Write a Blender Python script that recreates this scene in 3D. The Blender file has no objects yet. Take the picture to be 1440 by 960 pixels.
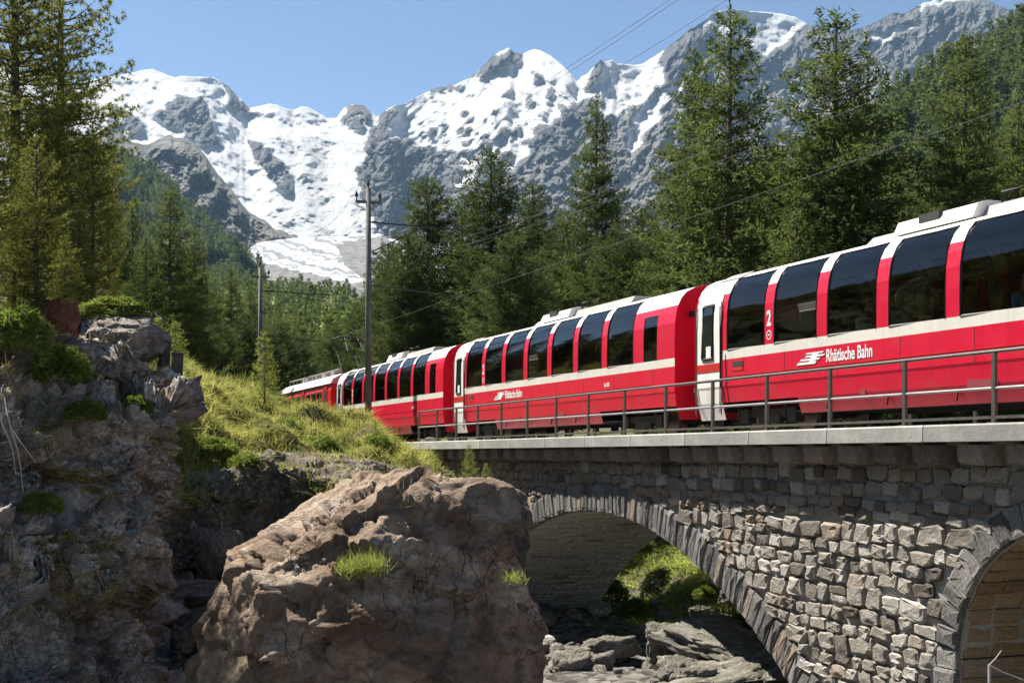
import bpy, bmesh, math, random
import numpy as np
from mathutils import Vector, Matrix
S = bpy.context.scene
COL = S.collection
RG = np.random.default_rng(7)
random.seed(7)
R_ = math.radians
F, HY, CX = 1880.0, 640.0, 720.0        # focal length in photo pixels, eye level row, centre column

# ------------------------------------------------------------------ camera
cam = bpy.data.cameras.new('camera'); camo = bpy.data.objects.new('camera', cam); COL.objects.link(camo)
camo.location = (0, 0, 0); camo.rotation_euler = (R_(90), 0, 0)
cam.lens = 36 * F / 1440; cam.sensor_width = 36; cam.shift_y = (HY - 480) / 1440
cam.clip_start = 0.5; cam.clip_end = 40000
S.camera = camo
# ------------------------------------------------------------------ sky and sun
SUN_EL, SUN_AZ = R_(54), R_(40)         # SUN_AZ: from -X towards +Y
W = bpy.data.worlds.new("World"); S.world = W; W.use_nodes = True
nt = W.node_tree; bg = nt.nodes['Background']
sky = nt.nodes.new('ShaderNodeTexSky'); sky.sky_type = 'NISHITA'; sky.sun_disc = False
sky.sun_elevation = SUN_EL; sky.sun_rotation = -(math.pi / 2 - SUN_AZ)
sky.altitude = 2600; sky.air_density = 0.85; sky.dust_density = 0.0; sky.ozone_density = 0.5
nt.links.new(sky.outputs[0], bg.inputs[0]); bg.inputs[1].default_value = 0.05
sl = bpy.data.lights.new('sun', 'SUN'); sl.energy = 5.0; sl.angle = R_(0.53); sl.color = (1, 0.95, 0.86)
so = bpy.data.objects.new('sun', sl); COL.objects.link(so)
sdir = Vector((-math.cos(SUN_AZ) * math.cos(SUN_EL), math.sin(SUN_AZ) * math.cos(SUN_EL), math.sin(SUN_EL)))
so.rotation_euler = sdir.to_track_quat('Z', 'Y').to_euler()
so.location = (-30, 10, 60)
S.view_settings.view_transform = 'Standard'; S.view_settings.look = 'None'
S.view_settings.exposure = 1.45; S.view_settings.gamma = 1
S.cycles.max_bounces = 6; S.cycles.diffuse_bounces = 3; S.cycles.glossy_bounces = 3
S.cycles.transparent_max_bounces = 12; S.cycles.transmission_bounces = 4; S.cycles.volume_bounces = 0

# ------------------------------------------------------------------ geometry of the place
TT = math.atan(710 / F); ST, CT = math.sin(TT), math.cos(TT)
RZ = math.pi / 2 + TT                   # the railway's own heading
def at(x, y, Y): return np.array([(x - CX) / F * Y, Y, (HY - y) / F * Y])
def bp(a, p, z=0.0): return Vector((p * CT - a * ST, p * ST + a * CT, z))   # along, across, up
def ap(X, Y): return (-X * ST + Y * CT, X * CT + Y * ST)
RAIL = 0.45                             # top of rail above eye level

# ------------------------------------------------------------------ noise in numpy
_perm = np.random.default_rng(3).permutation(256).astype(np.int64)
_perm = np.concatenate([_perm, _perm])
_g = np.random.default_rng(4).normal(size=(256, 3)); _g /= np.linalg.norm(_g, axis=1)[:, None]
def perlin(P):
    P = np.asarray(P, float); I = np.floor(P).astype(np.int64); f = P - I; I &= 255
    u = f * f * f * (f * (f * 6 - 15) + 10)
    r = 0
    for dx in (0, 1):
        wx = u[..., 0] if dx else 1 - u[..., 0]
        hx = _perm[(I[..., 0] + dx) & 255]
        for dy in (0, 1):
            wy = u[..., 1] if dy else 1 - u[..., 1]
            hy = _perm[(hx + I[..., 1] + dy) & 255]
            for dz in (0, 1):
                wz = u[..., 2] if dz else 1 - u[..., 2]
                h = _perm[(hy + I[..., 2] + dz) & 255]
                d = f - np.array([dx, dy, dz])
                r = r + wx * wy * wz * (_g[h] * d).sum(-1)
    return r * 1.5
def fbm(P, o=5, g=.5, l=2.03):
    r = 0; a = 1
    P = np.asarray(P, float)
    for i in range(o):
        r = r + a * perlin(P + i * 17.3); P = P * l; a *= g
    return r
def ridged(P, o=5, g=.5, l=2.07):
    r = 0; a = 1
    P = np.asarray(P, float)
    for i in range(o):
        r = r + a * (1 - 2 * np.abs(perlin(P + i * 11.7))); P = P * l; a *= g
    return r
def facets(P, n, off, tilt, rng, warp=0.0):
    Q = P + warp * np.stack([fbm(P * 1.3 / max(warp, .01) * .25 + k * 31, 2) for k in range(3)], -1) if warp else P
    Sd = Q[rng.choice(len(Q), n, replace=False)]
    o = rng.normal(size=n) * off; g = rng.normal(size=(n, 3)) * tilt
    out = np.empty(len(Q))
    for s in range(0, len(Q), 8000):
        q = Q[s:s + 8000]
        k = ((q[:, None, :] - Sd[None]) ** 2).sum(-1).argmin(1)
        out[s:s + 8000] = o[k] + ((q - Sd[k]) * g[k]).sum(-1)
    return out
def cracks(P, n, width, rng, warp=.2):
    """1 in narrow joints between blocks, 0 elsewhere"""
    Q = P + warp * np.stack([fbm(P * 1.7 + k * 31, 3) for k in range(3)], -1)
    Sd = Q[rng.choice(len(Q), n, replace=False)]; out = np.empty(len(Q))
    for s in range(0, len(Q), 8000):
        d = np.sqrt(((Q[s:s + 8000, None, :] - Sd[None]) ** 2).sum(-1)); d.partition(1, axis=1)
        out[s:s + 8000] = np.exp(-((d[:, 1] - d[:, 0]) / width) ** 2)
    return out
def _h(i, j, k):
    return _perm[(_perm[(_perm[(i + 7 * k) & 255] + j) & 255] + k) & 255]
def cells(u, v, seed, off=1.0, tilt=1.0):
    """flat facets on a jittered cell pattern: sharp edged crags"""
    I, J = np.floor(u).astype(np.int64), np.floor(v).astype(np.int64); best = np.full(u.shape, 1e9); out = np.zeros(u.shape)
    for di in (-1, 0, 1):
        for dj in (-1, 0, 1):
            a, b = I + di, J + dj; h1, h2, h3, h4 = (_h(a, b, seed + q) / 255.0 for q in range(4)); h5 = _h(a, b, seed + 9) / 255.0
            x, y = u - a - h1, v - b - h2; d = x * x + y * y; m = d < best
            best = np.where(m, d, best); out = np.where(m, off * (h3 - .5) + tilt * ((h4 - .5) * x + (h5 - .5) * y) * 2, out)
    return out
def smooth(a, b, x):
    t = np.clip((x - a) / (b - a), 0, 1); return t * t * (3 - 2 * t)

# ------------------------------------------------------------------ object helpers
def link(o, parent=None):
    COL.objects.link(o)
    if parent is not None: o.parent = parent
    return o
def tag(o, label=None, cat=None, group=None, kind=None):
    if label: o['label'] = label
    if cat: o['category'] = cat
    if group: o['group'] = group
    if kind: o['kind'] = kind
    return o
def thing(name, label, cat, loc=(0, 0, 0), rz=0.0, group=None):
    o = bpy.data.objects.new(name, None); o.empty_display_size = .2
    o.location = loc; o.rotation_euler = (0, 0, rz); COL.objects.link(o)
    return tag(o, label, cat, group)
def mesh(name, V, Fc, mats, sm=False, mi=None, tint=None):
    """V (n,3); Fc list of index arrays, each (m,k)."""
    me = bpy.data.meshes.new(name)
    V = np.asarray(V, np.float32).reshape(-1, 3)
    if not isinstance(Fc, (list, tuple)) or (len(Fc) and np.isscalar(Fc[0])): Fc = [Fc]
    ks = []; idx = []
    for f in Fc:
        f = np.asarray(f, np.int32)
        if f.ndim == 1: f = f[None]
        if f.size == 0: continue
        ks.append(np.full(len(f), f.shape[1], np.int32)); idx.append(f.ravel())
    ks = np.concatenate(ks); idx = np.concatenate(idx)
    me.vertices.add(len(V)); me.vertices.foreach_set('co', V.ravel())
    me.loops.add(len(idx)); me.loops.foreach_set('vertex_index', idx)
    me.polygons.add(len(ks)); st = np.concatenate([[0], np.cumsum(ks)[:-1]]).astype(np.int32)
    me.polygons.foreach_set('loop_start', st); me.polygons.foreach_set('loop_total', ks)
    if not isinstance(mats, (list, tuple)): mats = [mats]
    for m in mats: me.materials.append(m)
    if mi is not None: me.polygons.foreach_set('material_index', np.asarray(mi, np.int32))
    me.polygons.foreach_set('use_smooth', np.full(len(ks), bool(sm)))
    me.update(calc_edges=True); me.validate()
    if tint is not None:
        for k, arr in (tint.items() if isinstance(tint, dict) else [('tint', tint)]):
            at_ = me.attributes.new(k, 'FLOAT', 'POINT'); at_.data.foreach_set('value', np.asarray(arr, np.float32))
    return me
def obj(name, V, Fc, mats, parent=None, **kw):
    return link(bpy.data.objects.new(name, mesh(name, V, Fc, mats, **kw)), parent)
def inst(name, me, parent=None, loc=(0, 0, 0), rot=(0, 0, 0), sc=(1, 1, 1)):
    o = bpy.data.objects.new(name, me); o.location = loc; o.rotation_euler = rot; o.scale = sc
    return link(o, parent)
class MB:
    """collects simple shapes into one mesh"""
    def __init__(s): s.v = []; s.f = {}; s.n = 0
    def add(s, V, Fc):
        V = np.asarray(V, float).reshape(-1, 3)
        for f in Fc: s.f.setdefault(len(f), []).append([i + s.n for i in f])
        s.v.append(V); s.n += len(V); return s
    def box(s, c, d, R=None, ch=0.0):
        hx, hy, hz = d[0] / 2, d[1] / 2, d[2] / 2
        V = np.array([[x, y, z] for z in (-hz, hz) for y in (-hy, hy) for x in (-hx, hx)])
        if R is not None: V = V @ np.array(R).T
        return s.add(V + np.array(c), [(0, 2, 3, 1), (4, 5, 7, 6), (0, 1, 5, 4), (2, 6, 7, 3), (0, 4, 6, 2), (1, 3, 7, 5)])
    def tube(s, pts, r, n=6, cap=True):
        pts = np.asarray(pts, float); m = len(pts)
        r = np.full(m, r) if np.isscalar(r) else np.asarray(r)
        t = np.gradient(pts, axis=0); t /= np.linalg.norm(t, axis=1)[:, None] + 1e-9
        up = np.array([0, 0, 1.0]) if abs(t[0][2]) < .9 else np.array([1.0, 0, 0])
        V = []
        for i in range(m):
            x = np.cross(t[i], up); x /= np.linalg.norm(x) + 1e-9; y = np.cross(x, t[i])
            an = np.arange(n) * 2 * np.pi / n
            V.append(pts[i] + r[i] * (np.cos(an)[:, None] * x + np.sin(an)[:, None] * y))
        V = np.concatenate(V); Fc = []
        for i in range(m - 1):
            for k in range(n):
                a = i * n + k; b = i * n + (k + 1) % n
                Fc.append((a, b, b + n, a + n))
        if cap: Fc += [tuple(range(n))[::-1], tuple(range((m - 1) * n, m * n))]
        return s.add(V, Fc)
    def prism(s, poly, axis, lo, hi):
        """poly 2D points extruded along axis"""
        n = len(poly); V = []
        for d in (lo, hi):
            for (p, q) in poly:
                V.append({0: (d, p, q), 1: (p, d, q), 2: (p, q, d)}[axis])
        Fc = [tuple(range(n))[::-1], tuple(range(n, 2 * n))] + [(i, (i + 1) % n, n + (i + 1) % n, n + i) for i in range(n)]
        return s.add(V, Fc)
    def me(s, name, mat, sm=False):
        me = mesh(name, np.concatenate(s.v), [np.array(f) for f in s.f.values()], mat, sm=sm)
        bm = bmesh.new(); bm.from_mesh(me); bmesh.ops.recalc_face_normals(bm, faces=bm.faces); bm.to_mesh(me); bm.free()
        return me
    def build(s, name, mat, parent=None, sm=False): return link(bpy.data.objects.new(name, s.me(name, mat, sm)), parent)
def bevel(o, w=.01, seg=1):
    m = o.modifiers.new('bevel', 'BEVEL'); m.width = w; m.segments = seg; m.limit_method = 'ANGLE'; return o
def gridf(nu, nv):
    i = np.arange(nu - 1)[:, None] * nv + np.arange(nv - 1)[None]
    i = i.ravel(); return np.stack([i, i + nv, i + nv + 1, i + 1], 1)
def catmull(C, n, ax=0):
    """resample control net along an axis with Catmull-Rom"""
    C = np.moveaxis(np.asarray(C, float), ax, 0); m = len(C)
    t = np.linspace(0, m - 1, n); i = np.minimum(t.astype(int), m - 2); f = (t - i).reshape((-1,) + (1,) * (C.ndim - 1))
    E = np.concatenate([2 * C[:1] - C[1:2], C, 2 * C[-1:] - C[-2:-1]])
    p0, p1, p2, p3 = E[i], E[i + 1], E[i + 2], E[i + 3]
    r = .5 * (2 * p1 + (p2 - p0) * f + (2 * p0 - 5 * p1 + 4 * p2 - p3) * f ** 2 + (3 * p1 - p0 - 3 * p2 + p3) * f ** 3)
    return np.moveaxis(r, 0, ax)
def grid_normals(G):
    du = np.gradient(G, axis=0); dv = np.gradient(G, axis=1)
    n = np.cross(du, dv); return n / (np.linalg.norm(n, axis=-1, keepdims=True) + 1e-9)
def sample_grid(G, n, rng, mask=None):
    """random points on a grid sheet, with normals"""
    N = grid_normals(G)
    dA = np.linalg.norm(np.cross(G[1:, :-1] - G[:-1, :-1], G[:-1, 1:] - G[:-1, :-1]), axis=-1)
    if mask is not None: dA = dA * mask[:-1, :-1]
    p = dA.ravel() / dA.sum(); k = rng.choice(len(p), n, p=p); i, j = np.unravel_index(k, dA.shape)
    u, v = rng.random(n)[:, None], rng.random(n)[:, None]
    P = G[i, j] * (1 - u) * (1 - v) + G[i + 1, j] * u * (1 - v) + G[i, j + 1] * (1 - u) * v + G[i + 1, j + 1] * u * v
    return P, N[i, j]
def copy_tree(o, parent=None):
    c = o.copy(); COL.objects.link(c)
    if parent is not None: c.parent = parent
    for ch in o.children: copy_tree(ch, c)
    return c

# ------------------------------------------------------------------ materials
def mat(name, col, rough=.6, metal=0.0, spec=.5, coat=0.0):
    m = bpy.data.materials.new(name); m.use_nodes = True
    b = m.node_tree.nodes['Principled BSDF']
    b.inputs['Base Color'].default_value = (*col, 1); b.inputs['Roughness'].default_value = rough
    b.inputs['Metallic'].default_value = metal; b.inputs['Specular IOR Level'].default_value = spec
    if coat: b.inputs['Coat Weight'].default_value = coat; b.inputs['Coat Roughness'].default_value = .08
    return m
class NT:
    def __init__(s, m): s.t = m.node_tree; s.b = s.t.nodes['Principled BSDF']
    def n(s, ty, **kw):
        x = s.t.nodes.new(ty)
        for k, v in kw.items():
            if k in x.inputs.keys(): s.set(x, k, v)
            else: setattr(x, k, v)
        return x
    def set(s, x, k, v):
        if isinstance(v, bpy.types.NodeSocket): s.t.links.new(v, x.inputs[k])
        else: x.inputs[k].default_value = v
    def co(s, scale=(1, 1, 1), src='Object'):
        tc = s.t.nodes.new('ShaderNodeTexCoord'); mp = s.t.nodes.new('ShaderNodeMapping')
        s.t.links.new(tc.outputs[src], mp.inputs[0]); mp.inputs['Scale'].default_value = scale; return mp.outputs[0]
    def noise(s, v, sc, det=5, rough=.6, dist=0.0):
        x = s.t.nodes.new('ShaderNodeTexNoise'); s.t.links.new(v, x.inputs['Vector'])
        x.inputs['Scale'].default_value = sc; x.inputs['Detail'].default_value = det; x.inputs['Roughness'].default_value = rough
        x.inputs['Distortion'].default_value = dist; return x.outputs['Fac']
    def vor(s, v, sc, feat='F1', out='Distance'):
        x = s.t.nodes.new('ShaderNodeTexVoronoi'); x.feature = feat; s.t.links.new(v, x.inputs['Vector']); x.inputs['Scale'].default_value = sc
        return x.outputs[out]
    def ramp(s, v, stops, interp='LINEAR'):
        x = s.t.nodes.new('ShaderNodeValToRGB'); s.t.links.new(v, x.inputs[0]); x.color_ramp.interpolation = interp
        e = x.color_ramp.elements
        while len(e) < len(stops): e.new(.5)
        for i, (p, c) in enumerate(stops):
            e[i].position = p; e[i].color = (c, c, c, 1) if np.isscalar(c) else (*c, 1)
        return x.outputs[0]
    def mix(s, f, a, b, mode='MIX'):
        x = s.t.nodes.new('ShaderNodeMix'); x.data_type = 'RGBA'; x.blend_type = mode
        for k, v in ((0, f), (6, a), (7, b)):
            if isinstance(v, bpy.types.NodeSocket): s.t.links.new(v, x.inputs[k])
            elif k == 0: x.inputs[0].default_value = v
            else: x.inputs[k].default_value = (*v, 1)
        return x.outputs[2]
    def math(s, op, a, b=0.0):
        x = s.t.nodes.new('ShaderNodeMath'); x.operation = op
        for k, v in ((0, a), (1, b)):
            if isinstance(v, bpy.types.NodeSocket): s.t.links.new(v, x.inputs[k])
            else: x.inputs[k].default_value = v
        return x.outputs[0]
    def attr(s, name): x = s.t.nodes.new('ShaderNodeAttribute'); x.attribute_name = name; return x.outputs['Fac']
    def rnd(s): return s.t.nodes.new('ShaderNodeObjectInfo').outputs['Random']
    def out(s, col=None, rough=None, bump=None, bs=.5, bd=.05):
        if col is not None: s.t.links.new(col, s.b.inputs['Base Color'])
        if rough is not None: s.t.links.new(rough, s.b.inputs['Roughness'])
        if bump is not None:
            x = s.t.nodes.new('ShaderNodeBump'); x.inputs['Strength'].default_value = bs; x.inputs['Distance'].default_value = bd
            s.t.links.new(bump, x.inputs['Height']); s.t.links.new(x.outputs[0], s.b.inputs['Normal'])
def rockmat(name, lo, mid, hi, sc=1.0, lichen_glint=0.0, moss=0.0, bd=.06, bs=.8, strat=(1, 1, 1), stain=None):
    m = mat(name, mid, .95, spec=.10); n = NT(m); v = n.co(strat)
    a = n.noise(v, .9 * sc, 8, .65, .6); f = n.noise(v, 7 * sc, 8, .7)
    c = n.ramp(a, [(.3, lo), (.5, mid), (.72, hi)])
    c = n.mix(.55, c, n.ramp(f, [(.3, .25), (.7, .8)]), 'OVERLAY')
    if stain:
        c = n.mix(n.ramp(n.noise(v, .6 * sc, 4, .6, 1.0), [(.5, 0), (.66, .75)]), c, stain)
    if lichen_glint:
        l = n.ramp(n.math('ADD', n.math('MULTIPLY', n.noise(v, 8 * sc, 7, .78), .75), n.math('MULTIPLY', n.noise(v, 34 * sc, 3, .6), .25)), [(.575 - .06 * lichen_glint, 0), (.615 - .06 * lichen_glint, 1)])
        l = n.math('MULTIPLY', l, n.ramp(n.noise(v, 1.7 * sc, 4, .6), [(.44, .0), (.56, 1)]))
        c = n.mix(l, c, (.78, .75, .70))  # near-white specks: lichen, with grazing sun glints painted in as colour
    if moss:
        x = n.t.nodes.new('ShaderNodeNewGeometry'); sp = n.t.nodes.new('ShaderNodeSeparateXYZ'); n.t.links.new(x.outputs['Normal'], sp.inputs[0])
        k = n.math('ADD', sp.outputs[2], n.math('MULTIPLY', n.noise(v, 2.3, 5), 1.1))
        k = n.ramp(n.math('MULTIPLY', k, .5), [(.52, 0), (.66, moss)])
        c = n.mix(k, c, n.ramp(f, [(.3, (.03, .035, .008)), (.7, (.10, .10, .025))]))
    wv = n.t.nodes.new('ShaderNodeVectorMath'); wv.operation = 'MULTIPLY_ADD'
    wn = n.t.nodes.new('ShaderNodeTexNoise'); n.t.links.new(v, wn.inputs['Vector']); wn.inputs['Scale'].default_value = 2.2 * sc; wn.inputs['Detail'].default_value = 6
    n.t.links.new(wn.outputs['Color'], wv.inputs[0]); wv.inputs[1].default_value = (.8, .8, .8); n.t.links.new(n.co((1.5, .8, .62)), wv.inputs[2])
    cr = n.math('MINIMUM', n.ramp(n.vor(wv.outputs[0], 1.5 * sc, 'DISTANCE_TO_EDGE'), [(0, 0), (.022, 1)]), n.ramp(n.vor(wv.outputs[0], 4.6 * sc, 'DISTANCE_TO_EDGE'), [(0, .45), (.03, 1)]))
    cr = n.math('SUBTRACT', 1, n.math('MULTIPLY', n.math('SUBTRACT', 1, cr), n.ramp(n.noise(v, .75 * sc, 4, .6), [(.46, .12), (.62, 1)])))
    c = n.mix(n.math('MULTIPLY', n.math('SUBTRACT', 1, cr), .75), c, tuple(.35 * q for q in lo))
    h = n.math('ADD', n.math('MULTIPLY', f, .6), n.math('MULTIPLY', n.ramp(n.noise(v, 2.6 * sc, 9, .7, .8), [(.3, 0), (.7, 1)]), 1.0))
    h = n.math('ADD', h, n.math('MULTIPLY', n.noise(v, 28 * sc, 4, .7), .25)); h = n.math('ADD', h, n.math('MULTIPLY', cr, .8))
    n.out(c, None, h, bs, bd)
    return m
def leafmat(name, dark, light, trans=.25, rnd=.25):
    m = mat(name, light, .75, spec=.06); n = NT(m)
    t = n.math('ADD', n.attr('tint'), n.math('MULTIPLY', n.math('SUBTRACT', n.rnd(), .5), rnd))
    c = n.ramp(t, [(.1, dark), (.9, light)])
    n.out(c)
    tr = n.t.nodes.new('ShaderNodeBsdfTranslucent'); n.t.links.new(n.mix(.5, c, (1.25 * light[0], 1.2 * light[1], light[2])), tr.inputs[0])
    ms = n.t.nodes.new('ShaderNodeMixShader'); ms.inputs[0].default_value = trans
    o = n.t.nodes['Material Output']
    n.t.links.new(n.b.outputs[0], ms.inputs[1]); n.t.links.new(tr.outputs[0], ms.inputs[2]); n.t.links.new(ms.outputs[0], o.inputs[0])
    return m
def wornmat(name, a, b, sc=4.0, rough=.8, bd=.01, bs=.4, metal=0.0, rnd=0.0):
    m = mat(name, a, rough, metal); n = NT(m); v = n.co()
    k = n.noise(v, sc, 6, .65); c = n.mix(n.ramp(k, [(.35, 0), (.7, 1)]), a, b)
    if rnd:
        c = n.mix(rnd, c, n.ramp(n.rnd(), [(0, .12), (1, .95)]), 'OVERLAY')
    n.out(c, None, n.noise(v, sc * 6, 5, .7), bs, bd); return m
# ================================================================== MOUNTAINS
def inpoly(x, y, poly):
    r = np.zeros(x.shape, bool); n = len(poly)
    for i in range(n):
        x0, y0 = poly[i]; x1, y1 = poly[(i + 1) % n]
        c = ((y0 > y) != (y1 > y)) & (x < (x1 - x0) * (y - y0) / (y1 - y0 + 1e-9) + x0)
        r ^= c
    return r
def blur(A, n):
    for ax in (0, 1):
        for _ in range(2):
            k = np.ones(2 * n + 1) / (2 * n + 1)
            P = np.pad(A, [(n, n) if i == ax else (0, 0) for i in (0, 1)], 'edge')
            A = np.apply_along_axis(lambda r: np.convolve(r, k, 'valid'), ax, P)
    return A
def pl(x, pts): p = np.array(pts, float); return np.interp(x, p[:, 0], p[:, 1])
RIDGE = [(-160, 60), (0, 90), (100, 118), (130, 112), (150, 107), (175, 105), (200, 99), (215, 97), (232, 104), (246, 109), (256, 107), (270, 108), (300, 109), (312, 116), (322, 122), (335, 136), (352, 152), (365, 149), (378, 146), (388, 147), (400, 152), (412, 155), (424, 150), (434, 151), (447, 158), (460, 166), (474, 166), (481, 154), (490, 148), (500, 146), (512, 149), (522, 157), (530, 164), (541, 157), (552, 149), (568, 147), (580, 140), (605, 127), (622, 122), (640, 119), (658, 111), (668, 103), (680, 92), (692, 80), (703, 73), (714, 68), (724, 73), (735, 77), (744, 71), (752, 69), (762, 72), (775, 79), (790, 91), (802, 103), (812, 116), (818, 108), (826, 104), (836, 92), (845, 84), (850, 88), (860, 84), (868, 90), (880, 90), (893, 92), (903, 90), (920, 80), (940, 66), (960, 50), (972, 40), (985, 34), (998, 22), (1010, 16), (1030, 12), (1050, 16), (1075, 17), (1100, 20), (1118, 24), (1132, 32), (1150, 40), (1180, 45), (1212, 40), (1235, 30), (1255, 18), (1270, 20), (1290, 9), (1305, 3), (1320, -2), (1350, -6), (1390, 2), (1425, 16), (1480, 40), (1600, 70)]
xs = np.arange(-120, 1562, 2.6); nr = 190
rid = pl(xs, RIDGE)
ruf = smooth(885, 960, xs) * .8 + .2 + .9 * sum(((xs > a) & (xs < b)) * 1.0 for a, b in ((305, 350), (474, 526), (655, 738), (600, 648), (812, 842)))
rid = rid + ruf * 2.2 * fbm(np.stack([xs / 9, xs * 0, xs * 0], -1), 4) * (1 - .8 * ((xs > 990) & (xs < 1130)))
yb = 425.0
t = np.linspace(0, 1, nr)
X2 = np.repeat(xs[:, None], nr, 1); Y2 = rid[:, None] + (yb - rid[:, None]) * t[None]
Pn = np.stack([X2 / 30, Y2 / 30, 0 * X2], -1)
wx = X2 + 9 * fbm(Pn, 5, .6); wy = Y2 + 9 * fbm(Pn + 50, 5, .6)
def U(*polys):
    r = np.zeros(X2.shape, bool)
    for p in polys: r |= inpoly(wx, wy, p)
    return r.astype(float)
rock = U([(226, 152), (250, 134), (275, 129), (290, 150), (303, 180), (312, 206), (298, 206), (280, 198), (262, 196), (255, 180), (235, 178), (215, 166)],
         [(150, 145), (185, 160), (205, 178), (185, 188), (150, 178)],
         [(303, 112), (330, 126), (353, 152), (345, 164), (328, 158), (318, 146), (326, 140)],
         [(350, 198), (370, 204), (395, 224), (410, 250), (405, 270), (390, 264), (376, 242), (355, 222)],
         [(474, 172), (485, 148), (500, 143), (515, 150), (526, 168), (512, 182), (492, 178)],
         [(532, 165), (560, 150), (548, 192), (580, 200), (606, 207), (618, 228), (640, 217), (665, 235), (650, 330), (600, 340), (545, 330), (518, 305), (503, 262), (505, 222), (520, 188)],
         [(660, 110), (690, 78), (715, 64), (738, 78), (722, 92), (700, 98), (680, 112)], [(600, 124), (648, 114), (640, 127), (612, 133)],
         [(640, 240), (700, 218), (740, 196), (800, 150), (830, 128), (850, 168), (878, 152), (905, 142), (928, 120), (950, 60), (985, 28), (1003, 42), (1030, 45), (1050, 66), (1075, 78), (1100, 62), (1135, 30), (1135, 20), (1600, -20), (1600, 440), (640, 440)],
         [(812, 118), (830, 96), (846, 80), (852, 94), (838, 112), (826, 128)],
         [(930, 80), (950, 50), (1000, 10), (990, 45), (960, 90), (935, 110), (905, 105)],
         [(-140, 330), (130, 330), (260, 300), (340, 345), (330, 430), (-140, 430)])
streak = U([(690, 150), (725, 108), (772, 96), (806, 120), (800, 152), (742, 198), (700, 212)], [(565, 190), (640, 150), (700, 160), (700, 225), (620, 225)])
rs = fbm(np.stack([wx / 9 + wy / 30, wy / 16, 0 * wx + 4], -1), 4, .6)
rock = np.maximum(rock, streak * (rs > .12))
snow2 = U([(880, 195), (905, 150), (925, 128), (950, 108), (968, 112), (930, 150), (905, 200), (888, 212)], [(846, 150), (850, 96), (905, 92), (930, 100), (905, 138), (868, 150)],
          [(1215, 52), (1250, 44), (1300, 32), (1296, 40), (1250, 56)], [(700, 230), (730, 205), (745, 210), (715, 240)], [(640, 260), (655, 235), (670, 238), (655, 262)])
rock = np.clip(rock - snow2, 0, 1)
patch = (fbm(np.stack([(wx + wy) / 12 + 7, (wy - .5 * wx) / 8, 0 * wx], -1), 4, .65) > .38) & (X2 < 1010)
rock = np.where((rock > .5) & patch, .25, rock)
pk2 = (fbm(np.stack([(wx - wy) / 11 + 3, (wy + .5 * wx) / 7, 0 * wx + 6], -1), 4, .65) > .60) & (X2 > 150) & ~((X2 > 330) & (X2 < 515) & (Y2 > 160))
rock = np.where((rock < .5) & pk2 & (Y2 < 330), .85, rock)
ice = U([(350, 350), (372, 338), (420, 334), (470, 330), (470, 345), (505, 388), (500, 405), (440, 390), (390, 372), (362, 366)])
fall = U([(395, 190), (500, 190), (510, 240), (505, 300), (520, 330), (420, 335), (385, 300), (410, 270), (415, 240)])
mor = U([(472, 340), (500, 333), (560, 330), (560, 400), (505, 388), (485, 372)], [(330, 372), (362, 368), (400, 378), (450, 394), (520, 405), (520, 440), (320, 440)])
rock = np.where(mor > .5, 1, np.where(ice + fall * (1 - (rock > .5)) > .5, 0, rock))
dirt = mor
rk = blur(rock, 1)
k = 7.2 - 4.0 * rk
right = smooth(900, 1150, X2); k = k + 1.6 * right * rk * 1.2
k = k - 1.0 * fall
dy = (yb - rid)[:, None] * np.gradient(t)[None]
D = 3000 + np.cumsum((k * dy)[:, ::-1], 1)[:, ::-1]
D = blur(D, 11) * .8 + blur(D, 2) * .2
rn = ridged(np.stack([X2 / 46 + Y2 / 70, Y2 / 70, 0 * X2], -1), 7, .62)
rn2 = ridged(np.stack([X2 / 13 + Y2 / 40, Y2 / 26, 0 * X2 + 9], -1), 5, .65)
rn3 = ridged(np.stack([X2 / 5 + Y2 / 14, Y2 / 9, 0 * X2 + 19], -1), 3, .6)
sn = fbm(np.stack([(X2 + Y2) / 46, (Y2 - .6 * X2) / 30, 0 * X2 + 3], -1), 6, .56)
cre = ridged(np.stack([X2 / 9 + Y2 / 20, Y2 / 6, 0 * X2 + 5], -1), 4, .6)
fade = smooth(0, .05, t)[None] * .8 + .2
qx, qy = X2 + 6 * fbm(Pn * 2 + 3, 3), Y2 + 6 * fbm(Pn * 2 + 8, 3)
ca, sa = .82, .57
qu, qv = qx * ca + qy * sa * .9, -qx * sa + qy * ca
qu2, qv2 = qx * ca - qy * sa * .7, qx * sa + qy * ca
crag = 32 * cells(qu / 24, qv / 66, 1, .8, .9) + 22 * cells(qu2 / 11, qv2 / 34, 5, .8, .9) + 11 * cells(qu / 5, qv / 15, 11, .9, .9)
D = D + fade * (rk * (-30 * rn - 15 * rn2 - 7 * rn3 - crag) + (1 - rk) * (40 * sn + 4 * rn3 - .12 * crag * (1 - fall)) + (fall + .35 * ice) * (-6 * cre))
V = np.stack([(X2 - CX) / F * D, D, (HY - Y2) / F * D], -1)
back = []                                # the far side of the range
for i in range(1, 7):
    b = V[:, 0].copy(); b[:, 1] += 150 * i; b[:, 0] *= b[:, 1] / V[:, 0, 1]
    b[:, 2] -= 70 * i + 12 * i * i; back.append(b)
V = np.concatenate([np.stack(back[::-1], 1), V], 1)
pad = lambda A: np.concatenate([np.repeat(A[:, :1], 6, 1), A], 1)
m_mtn = mat('mountain', (.3, .3, .3), .9, spec=.1); n = NT(m_mtn); v = n.co((.01, .01, .01))
rkc = n.ramp(n.noise(v, 1.1, 10, .68, .7), [(.28, (.075, .078, .084)), (.5, (.165, .165, .168)), (.72, (.30, .29, .275))])
rkc = n.mix(n.attr('scree'), rkc, n.ramp(n.noise(v, 3, 8, .7), [(.35, (.20, .19, .17)), (.65, (.36, .34, .31))]))
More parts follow.
